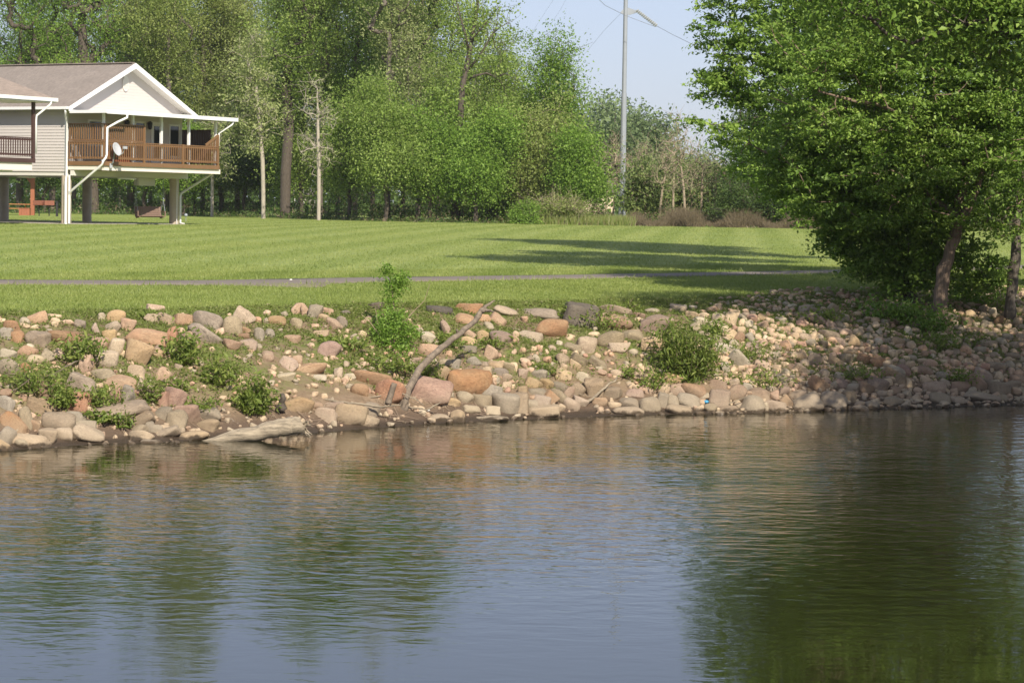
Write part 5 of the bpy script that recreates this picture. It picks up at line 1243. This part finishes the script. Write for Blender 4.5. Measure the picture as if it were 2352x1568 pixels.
lean_tube([(925, 944, 0), (929, 922, .03), (938, 894, .12), (955, 862, .3), (973, 836, .5), (1013, 799, .85), (1050, 769, 1.15), (1090, 739, 1.45), (1101, 722, 1.55)], [.088, .072, .064, .060, .057, .054, .048, .043, .05], 'trunk', .005, 1)
lean_tube([(1096, 730, 1.5), (1104, 716, 1.55), (1112, 707, 1.6), (1124, 697, 1.65), (1137, 690, 1.7)], [.046, .045, .032, .022, .010], 'branch', .005, 2)
lean_tube([(1103, 717, 1.55), (1115, 713, 1.5), (1126, 713, 1.45), (1135, 717, 1.42)], [.040, .029, .022, .010], 'branch', .005, 3)
for q_ in ((985, 826, .62), (1052, 766, 1.17)): lean_tube([(q_[0], q_[1], q_[2]), (q_[0] - 3, q_[1] - 9, q_[2] - .06)], [.03, .018], 'knot', .002, 6)
lean_tube([(922, 944, -.05), (930, 925, -.05), (934, 912, -.03)], [.03, .045, .02], 'root_flare', .004, 4)
stick([(890, 928), (898, 905), (906, 880)], [.062, .052, .048], 'stump', 'short broken grey stump standing left of the leaning dead trunk', 'stump', 'dead', wob=.05, seed=3)
o, b_, D = stick([(646, 950), (650, 925), (648, 905)], [.08, .055, .035], 'stump', 'dark rotten stub sticking up behind the driftwood log', 'stump', 'bark', wob=.25, seed=4)
DL = thing('driftwood_log', hit(560, 1012), 'thick bleached driftwood log lying half in the water with a broken root end', 'log')
b_ = DL.location.copy(); D = b_.y
def dl(pts, rr, name, mat='drift', n=14, wob=.01, seed=0):
    rg = np.random.default_rng(seed); Q = [at(x_, y_, D + dd) - b_ for x_, y_, dd in pts]; fine, r2 = [], []
    for i in range(len(Q) - 1):
        for k_ in range(5):
            f = k_ / 5; fine.append(Q[i].lerp(Q[i + 1], f) + Vector(rg.normal(size=3)) * wob); r2.append((rr[i] + (rr[i + 1] - rr[i]) * f) * (1 + .012 * rg.normal()))
    fine.append(Q[-1]); r2.append(rr[-1]); return MB().tube(fine, r2, n).build(name, M[mat], DL, smooth=True)
dl([(432, 1028, -.45), (470, 1018, -.42), (540, 1003, -.38), (610, 990, -.34), (660, 979, -.3), (694, 974, -.28)], [.03, .06, .10, .128, .14, .128], 'trunk', wob=.008)
rg = np.random.default_rng(9)
for i in range(9):
    a = rg.uniform(-1.3, 1.3); dl([(688, 977 + rg.normal(0, 6), -.28), (698 + rg.uniform(0, 8), 982 + 12 * math.sin(a), -.3), (704 + rg.uniform(0, 14), 986 + 22 * math.sin(a), -.34)], [.022, .014, .005], 'root', n=6, wob=.006, seed=20 + i)
STK = [([(745, 917), (790, 922, .1), (838, 929, .1), (880, 935, .1), (920, 930, 0)], .016, 'long pale stick lying across the mud left of the leaning dead trunk', 'drift'),
       ([(932, 934), (970, 938), (978, 941), (1000, 930), (1012, 924)], .014, 'pale forked stick lying at the foot of the leaning dead trunk', 'drift'),
       ([(848, 913), (890, 906, .1), (925, 903, 0), (960, 920, -.1), (975, 932)], .010, 'thin bowed white twig curving in front of the stump', 'drift'),
       ([(1340, 933), (1380, 897, .3), (1418, 864, .7)], .024, 'straight bare stick slanting up between stones on mid bank', 'drift'),
       ([(525, 960), (540, 970), (558, 985), (580, 1005)], .018, 'brown stick leaning from the dark weeds toward the driftwood log', 'dead'),
       ([(110, 870), (140, 848, .1), (165, 836, .1), (180, 828, .2)], .014, 'grey branch lying over the vine patch at the left edge', 'dead'),
       ([(18, 905), (50, 885), (78, 862)], .010, 'thin grey twig low in the vine patch at the left edge', 'dead'),
       ([(475, 966), (500, 956), (530, 953)], .008, 'white crooked twig on the stones left of the driftwood log', 'drift'),
       ([(1650, 935), (1690, 921), (1720, 908)], .010, 'grey twig leaning by the blue scrap', 'drift'),
       ([(2010, 905), (2025, 925), (2036, 938)], .012, 'pale twig at the waterline below the cobble fan', 'drift'),
       ([(1895, 735), (1930, 752), (1960, 775)], .012, 'dead branch lying on the cobbles left of the boxelders', 'drift'),
       ([(1895, 735), (1912, 762), (1945, 782)], .008, 'thinner dead branch lying beside the branch on the cobbles', 'drift'),
       ([(1280, 890), (1330, 905), (1370, 912)], .007, 'thin dry stalk above the waterline stones', 'drift'),
       ([(712, 925), (718, 950), (715, 975)], .012, 'short upright root by the end of the driftwood log', 'drift'),
       ([(1815, 830), (1860, 845), (1890, 850)], .006, 'fine dry stem over the cobbles below the bramble', 'drift')]
for i, (pts, r_, lab, mt) in enumerate(STK):
    stick(pts, [r_] * (len(pts) - 1) + [r_ * .5], 'stick', lab, 'stick', mt, 'sticks washed up on the bank', 6, .35, 50 + i)
# fine washed up twig litter along the waterline
rg = np.random.default_rng(12); A, B = [], []
for _ in range(330):
    x_ = rg.choice([rg.uniform(640, 1120), rg.uniform(0, 2352), rg.uniform(1700, 2200)]); bot_ = np.interp(x_, [0, 440, 800, 1200, 1650, 2352], [1028, 1016, 976, 958, 944, 922])
    p = hit(x_, bot_ - rg.uniform(2, 55)); a = rg.uniform(0, math.pi); L = rg.uniform(.06, .35)
    q_ = p + Vector((math.cos(a) * L, math.sin(a) * L, 0)); q_.z = float(tz(q_.x, q_.y)) + rg.uniform(.0, .08)
    A.append(p + Vector((0, 0, .012))); B.append(q_)
V, Fc = tubes_np(A, B, np.full(len(A), .0048), np.full(len(A), .002), 4)
tag(link('twig_litter', np_mesh('twig_litter', V, Fc), M['twig']), kind='stuff')
p = hit(1622, 930)
bs = thing('plastic_scrap', p + Vector((0, 0, .06)), 'crumpled bright blue plastic scrap among the waterline stones', 'litter')
V = DIR3 * (1 + .55 * np.sin(DIR3 @ np.array([5, 3, 2.])) * np.sin(DIR3 @ np.array([-2, 6, 4.])) + .15 * np.sin(DIR3 @ np.array([9, -7, 8.])))[:, None] * np.array([.034, .024, .026])
link('crumpled_film', np_mesh('crumpled_film', V, TRI3), M['blue'], bs)
for px, py, lab in ((983, 944, 'white scrap of litter on the mud below the leaning trunk'), (668, 645, 'tiny white scrap of litter at the far edge of the path')):
    p = hit(px, py); o = link('litter', np_mesh('litter', V * .7, TRI3), M['litter']); o.location = p + Vector((0, 0, .02)); tag(o, lab, 'litter')

# ------------------------------------------------------------------ plants on the bank
def plant(name, px, py, wpx, hpx, label, seed, n, lm='weed', ls=.075, asp=.32, stems=10, cat='weed', group='weeds growing between the stones', droop=.3, bm='twig', up=.45, lift=.15):
    rg = np.random.default_rng(seed + 500); b_ = hit(px, py); s_ = b_.y / F; wd, h = wpx * s_ / 2, hpx * s_
    root = thing(name, b_, label, cat, group)
    A, B, E = [], [], []
    for _ in range(stems):
        a = rg.uniform(0, 6.28); q_ = rg.random() ** .6
        e = np.array([math.cos(a) * wd * q_ * 1.2, math.sin(a) * wd * q_, h * rg.uniform(.25, 1.1) * (1 - .4 * q_)]); f = e * .5 + rg.normal(size=3) * h * .06 + np.array([0, 0, h * .08])
        s0 = np.array([rg.normal(0, wd * .15), rg.normal(0, wd * .15), -.05])
        A += [s0, f]; B += [f, e]; E.append((s0, f, e))
    V, Fc = tubes_np(A, B, np.tile([.006, .005], stems), np.tile([.005, .002], stems), 4); link('stem', np_mesh('stem', V, Fc), M[bm], root)
    k_ = rg.integers(0, stems, n); f_ = rg.random(n) ** .7; P_ = np.empty((n, 3))
    for i in range(stems):
        m_ = k_ == i; s0, f, e = E[i]; ff = f_[m_][:, None]
        P_[m_] = (1 - ff) ** 2 * s0 + 2 * ff * (1 - ff) * f + ff ** 2 * e
    P_ += rg.normal(size=(n, 3)) * np.array([wd * .30, wd * .26, h * .12]); P_[:, 2] = np.abs(P_[:, 2]) + .015
    # keep the leaves above the sloping ground
    P_[:, 2] = np.maximum(P_[:, 2], tz(P_[:, 0] + b_.x, P_[:, 1] + b_.y) - b_.z + .02)
    V, Fc, T_ = leaf_arrays(P_, ls, up, droop, asp=asp, tint=np.clip(rg.normal(.5, .25, n), 0, 1), rg=rg); link('foliage', np_mesh('foliage', V, Fc, T_), LM[lm], root)
    return root
WEEDS = [(75, 905, 120, 95, 'bright vine patch spilling over stones at the left edge of the frame', 700), (135, 935, 90, 70, 'bright weed patch right of the brown oval stone near the left edge', 480), (185, 835, 110, 75, 'leafy weed patch around the grey branch on the upper left stones', 520), (235, 935, 90, 60, 'bright green weed patch between two stones right of the purple grey boulder', 420),
         (345, 925, 60, 60, 'thin weed beside the red angular boulder', 240), (425, 835, 90, 85, 'tall light green weed on the slope below the long grey slab', 480), (412, 900, 70, 50, 'low weed left of the dark round weeds', 260), (502, 885, 90, 75, 'dense dark green weed left of the round weed clump', 620), (582, 952, 88, 95, 'round dark green weed clump above the driftwood log', 900),
         (455, 945, 90, 40, 'low bright weed above the long grey waterline stone', 260), (285, 985, 45, 55, 'spindly weed with dry stems at the waterline', 170), (235, 970, 70, 30, 'creeping weed above the pale waterline boulder', 190),
         (975, 870, 70, 55, 'bluish green weed tucked behind the leaning dead trunk', 330), (1030, 795, 55, 40, 'small round weed right of the leaning dead trunk', 200), (900, 850, 120, 50, 'broad low weeds at the foot of the tall scraggly bush', 420),
         (1385, 750, 130, 45, 'trailing vine over the brown boulder at the grass edge', 460), (1440, 720, 60, 40, 'vine between the two grass edge boulders', 200), (1302, 735, 30, 40, 'narrow weed left of the big dark boulder', 120), (1440, 868, 50, 35, 'feathery light green weed below the shrub', 180),
         (1500, 895, 90, 45, 'weed on the stones left of the shrub foot', 260), (1640, 770, 60, 50, 'small light green weed among pale stones right of the shrub', 200), (1760, 890, 150, 50, 'low bramble on the shaded stones right of the shrub', 420), (1720, 830, 120, 45, 'creeping green patch below the pale boulder', 360),
         (1880, 740, 110, 40, 'green patch around the long branch on the cobbles', 300), (1960, 870, 130, 40, 'green patch above the reddish waterline stones', 360), (2200, 880, 90, 40, 'sunlit weed patch near the right waterline', 240), (2240, 790, 80, 30, 'yellowish weed on the gully stones', 160), (340, 735, 60, 25, 'low clover patch at the grass edge, upper left', 130), (1130, 800, 90, 30, 'low green patch on the open slope', 220), (800, 800, 120, 30, 'spreading green patch below the reddish angular stone', 300), (1250, 860, 80, 35, 'green weeds between mid bank cobbles', 240)]
for i, (px, py, wp_, hp_, lab, n) in enumerate(WEEDS):
    plant('weed', px, py, wp_, hp_, lab, i, int(n * 1.25), 'weed', .062 + .012 * (i % 3), .34 + .1 * (i % 2), 14)
# the tall scraggly bush
BU = hit(900, 800); D = BU.y; rg = np.random.default_rng(33)
bu = thing('scraggly_bush', BU, 'tall scraggly bush with a separate tuft on top, standing alone on the slope', 'bush')
A, B, rr1, rr2 = [], [], [], []
def bpath(pts, r0, r1):
    Q = [at(x_, y_, D + d_) - BU for x_, y_, d_ in pts]
    for i in range(len(Q) - 1):
        A.append(Q[i]); B.append(Q[i + 1]); f0, f1 = i / (len(Q) - 1), (i + 1) / (len(Q) - 1); rr1.append(r0 + (r1 - r0) * f0); rr2.append(r0 + (r1 - r0) * f1)
bpath([(895, 805, 0), (900, 760, .1), (905, 705, .2), (898, 650, .25), (890, 612, .25)], .016, .004); bpath([(898, 790, 0), (925, 745, .1), (945, 720, .2), (975, 690, .3), (988, 650, .3)], .012, .003)
bpath([(880, 790, 0), (872, 770, 0), (850, 740, 0), (830, 722, 0)], .010, .004); bpath([(882, 800, 0), (860, 810, 0), (868, 795, .0)], .008, .004); bpath([(875, 765, 0), (866, 735, 0), (862, 705, 0)], .006, .003)
for _ in range(16): 
    x1, y1 = rg.uniform(870, 955), rg.uniform(690, 770); bpath([(898, 795, 0), (898 + (x1 - 898) * .5, (795 + y1) / 2 - 8, .1), (x1, y1, rg.uniform(-.2, .4))], .007, .002)
V, Fc = tubes_np(A, B, rr1, rr2, 5); link('stem', np_mesh('stem', V, Fc), M['twig'], bu)
P_ = []
for x_, y_, d_, rx_, rz_, n in ((905, 655, .25, 38, 34, 950), (888, 622, .25, 20, 20, 300), (922, 640, .25, 25, 22, 380), (895, 690, .2, 22, 18, 150), (905, 745, .1, 48, 32, 1500), (930, 765, .1, 38, 28, 800), (885, 775, 0, 36, 30, 700), (905, 720, .15, 38, 18, 500), (915, 800, -.05, 45, 20, 500), (875, 750, .1, 26, 24, 350)):
    c_ = np.array(at(x_, y_, D + d_) - BU); s_ = D / F
    d3 = unit(rg.normal(size=(n, 3))) * rg.random((n, 1)) ** .5; P_.append(c_ + d3 * np.array([rx_ * s_, rx_ * s_ * .9, rz_ * s_]) * (1 + .25 * rg.normal(size=(n, 1))))
P_ = np.concatenate(P_)
V, Fc, T_ = leaf_arrays(P_, .042, .45, .1, asp=.55, tint=np.clip(rg.normal(.5, .26, len(P_)), 0, 1), rg=rg); link('foliage', np_mesh('foliage', V, Fc, T_), LM['bright'], bu)
# the big willow-like shrub
SH = hit(1575, 875); D = SH.y; sb = thing('willow_shrub', SH, 'big arching shrub with narrow drooping leaves among the stones', 'shrub')
P_, A, B = [], [], []; s_ = D / F
for _ in range(46):
    x1, y1 = rg.normal(1580, 54), rg.normal(800, 38); x1 = np.clip(x1, 1500, 1665); y1 = np.clip(y1, 738, 868)
    s0 = np.array(at(1575 + (x1 - 1575) * .25, 868, D) - SH); e = np.array(at(x1, y1, D + rg.uniform(-.25, .5)) - SH); mid = (s0 + e) / 2 + np.array([0, 0, .12])
    A += [s0, mid]; B += [mid, e]
    n = 72; f_ = rg.random((n, 1)) ** .6; P_.append((1 - f_) ** 2 * s0 + 2 * f_ * (1 - f_) * mid + f_ ** 2 * e + rg.normal(size=(n, 3)) * np.array([.10, .10, .07]))
V, Fc = tubes_np(A, B, np.tile([.007, .005], 46), np.tile([.005, .002], 46), 4); link('stem', np_mesh('stem', V, Fc), M['twig'], sb)
P_ = np.concatenate(P_); V, Fc, T_ = leaf_arrays(P_, .105, .35, 1.3, asp=.2, tint=np.clip(rg.normal(.45, .25, len(P_)), 0, 1), rg=rg); link('foliage', np_mesh('foliage', V, Fc, T_), LM['weed'], sb)
# creeper and brambles round the boxelder feet
for i, (px, py, wp_, hp_, lab, n, lm) in enumerate(((2120, 760, 150, 80, 'ivy like creeper round the foot of the reddish trunk', 1100, 'near'), (2040, 735, 140, 60, 'shaded ground creeper left of the boxelder feet', 800, 'near'), (2235, 700, 130, 90, 'leafy understory bush right of the reddish trunk', 1000, 'near'), (2150, 800, 120, 50, 'bright creeper on the stones below the reddish trunk', 500, 'weed'), (2300, 720, 60, 60, 'thin yellow green sprout at the grey edge trunk', 160, 'weed'))):
    plant('creeper', px, py, wp_, hp_, lab, 60 + i, n, lm, .08, .55, 16, 'creeper', 'creepers under the boxelders')

# ------------------------------------------------------------------ ground cover and grass blades
rg = np.random.default_rng(41)
def scatter(n, smin, smax, tmin, tmax, fn):
    s_ = rg.uniform(smin, smax, n); t_ = rg.uniform(tmin, tmax, n); k_ = rg.random(n) < fn(s_, t_); return s_[k_], t_[k_]
def blot(x, y): return np.sin(x * 1.3 + 1.7 * np.sin(y * .9)) * np.sin(y * 1.1 + 1.3 * np.sin(x * .7)) + .5 * np.sin(x * 3.1 + y * 2.3) * np.sin(y * 2.9 - x)
def cov(s_, t_):
    u = s_ / bw(t_); x_, y_ = xy(s_, t_)
    return np.clip(.82 + .5 * blot(x_ * 1.2, y_ * 1.2) + .9 * (u - .7), 0, 1) * (u > .2) * (u < 1.05) * np.where(t_ > 22, .55, 1.) * slump(x_, y_)
SLX = hit(740, 885)
def slump(x_, y_): return np.exp(-(((x_ - SLX.x) / .95) ** 2 + ((y_ - SLX.y) / .8) ** 2)) < .35
s_, t_ = scatter(110000, .5, 10, -6, 34, cov)
x_, y_ = xy(s_, t_)
P_ = []
per = 7
z_ = zst(s_, t_)
P_ = np.repeat(np.stack([x_, y_, z_], -1), per, 0) + rg.normal(size=(len(x_) * per, 3)) * np.array([.05, .05, .018]); P_[:, 2] = np.maximum(P_[:, 2], np.repeat(z_, per)) + .012
V, Fc, T_ = leaf_arrays(P_, .034, .9, 0, asp=.55, tint=np.clip(np.repeat(rg.random(len(x_)), per) * .6 + .4 * rg.random(len(P_)), 0, 1), rg=rg)
tag(link('ground_cover', np_mesh('ground_cover', V, Fc, T_), LM['cover']), kind='stuff')

def blades(name, s_, t_, hgt, wid, lm):
    x_, y_ = xy(s_, t_); z_ = zst(s_, t_); n = len(x_)
    A = np.stack([x_, y_, z_ - .005], -1); h = hgt * rg.uniform(.5, 1.25, n); ln_ = rg.normal(0, .45, (n, 2)) * h[:, None]
    a = rg.uniform(0, math.pi, n); wv = np.stack([np.cos(a), np.sin(a), np.zeros(n)], -1) * (wid * .5)
    V = np.stack([A - wv, A + wv, A + np.c_[ln_, h]], 1)
    tint = np.clip(.5 + .14 * blot(x_ * .8, y_ * .8) + .19 * np.clip(1.6 * np.sin((x_ - .087 * y_) * 2 * math.pi / 2.5), -1, 1) * (s_ > 14) + rg.normal(0, .17, n), 0, 1)
    return tag(link(name, np_mesh(name, V.reshape(-1, 3), np.arange(3 * n).reshape(n, 3), np.repeat(tint, 3)), LM[lm]), kind='stuff')
def onpath(s_, t_, mrg=0.):
    x_, y_ = xy(s_, t_); d_ = np.full(len(x_), 99.)
    for i in range(0, len(x_), 20000):
        q_ = np.stack([x_[i:i+20000], y_[i:i+20000]], -1); d_[i:i+20000] = np.sqrt(((q_[:, None] - PATHXY[None, ::3]) ** 2).sum(-1)).min(1)
    return d_
n = 330000
t_ = rg.uniform(-10, 40, n); s_ = bw(t_) - .35 + rg.random(n) ** 1.25 * 13
d_ = onpath(s_, t_); k_ = d_ > .95
blades('grass', s_[k_], t_[k_], .05, .016, 'grass')
n = 460000; t_ = rg.uniform(-30, 95, n); s_ = 9 + rg.random(n) ** 1.4 * 103
d_ = onpath(s_, t_); k_ = d_ > .95
blades('lawn_blades', s_[k_], t_[k_], .05, .026, 'grass')
# longer uncut grass along the path's edges
n = 60000; t_ = rg.uniform(-16, 60, n); s_ = rg.uniform(8, 26, n); d_ = onpath(s_, t_); k_ = (d_ > .80) & (d_ < 1.25)
blades('path_edge_grass', s_[k_], t_[k_], .12, .02, 'grass')
# taller grass tufts on the slope
def tf(s_, t_):
    u = s_ / bw(t_); x_, y_ = xy(s_, t_); return np.clip(.25 + .6 * blot(x_ * 1.6 + 4, y_ * 1.6), 0, 1) * (u > .3) * (u < 1.03)
s_, t_ = scatter(60000, .5, 10, -6, 34, tf)
blades('slope_grass', np.repeat(s_, 3) + rg.normal(0, .03, 3 * len(s_)), np.repeat(t_, 3) + rg.normal(0, .03, 3 * len(s_)), .09, .014, 'cover')

# ------------------------------------------------------------------ spring haze in the air
k = NT('haze_air'); k.n.remove(k.b)
pv = k.new('ShaderNodeVolumePrincipled'); pv.inputs['Color'].default_value = (.92, .94, 1.0, 1); pv.inputs['Density'].default_value = .00012; pv.inputs['Anisotropy'].default_value = .2
k.t.links.new(pv.outputs[0], k.out.inputs['Volume'])
hz = MB().box(-760, 760, -60, 760, -3.2, 34).build('haze', k.m); tag(hz, kind='stuff')
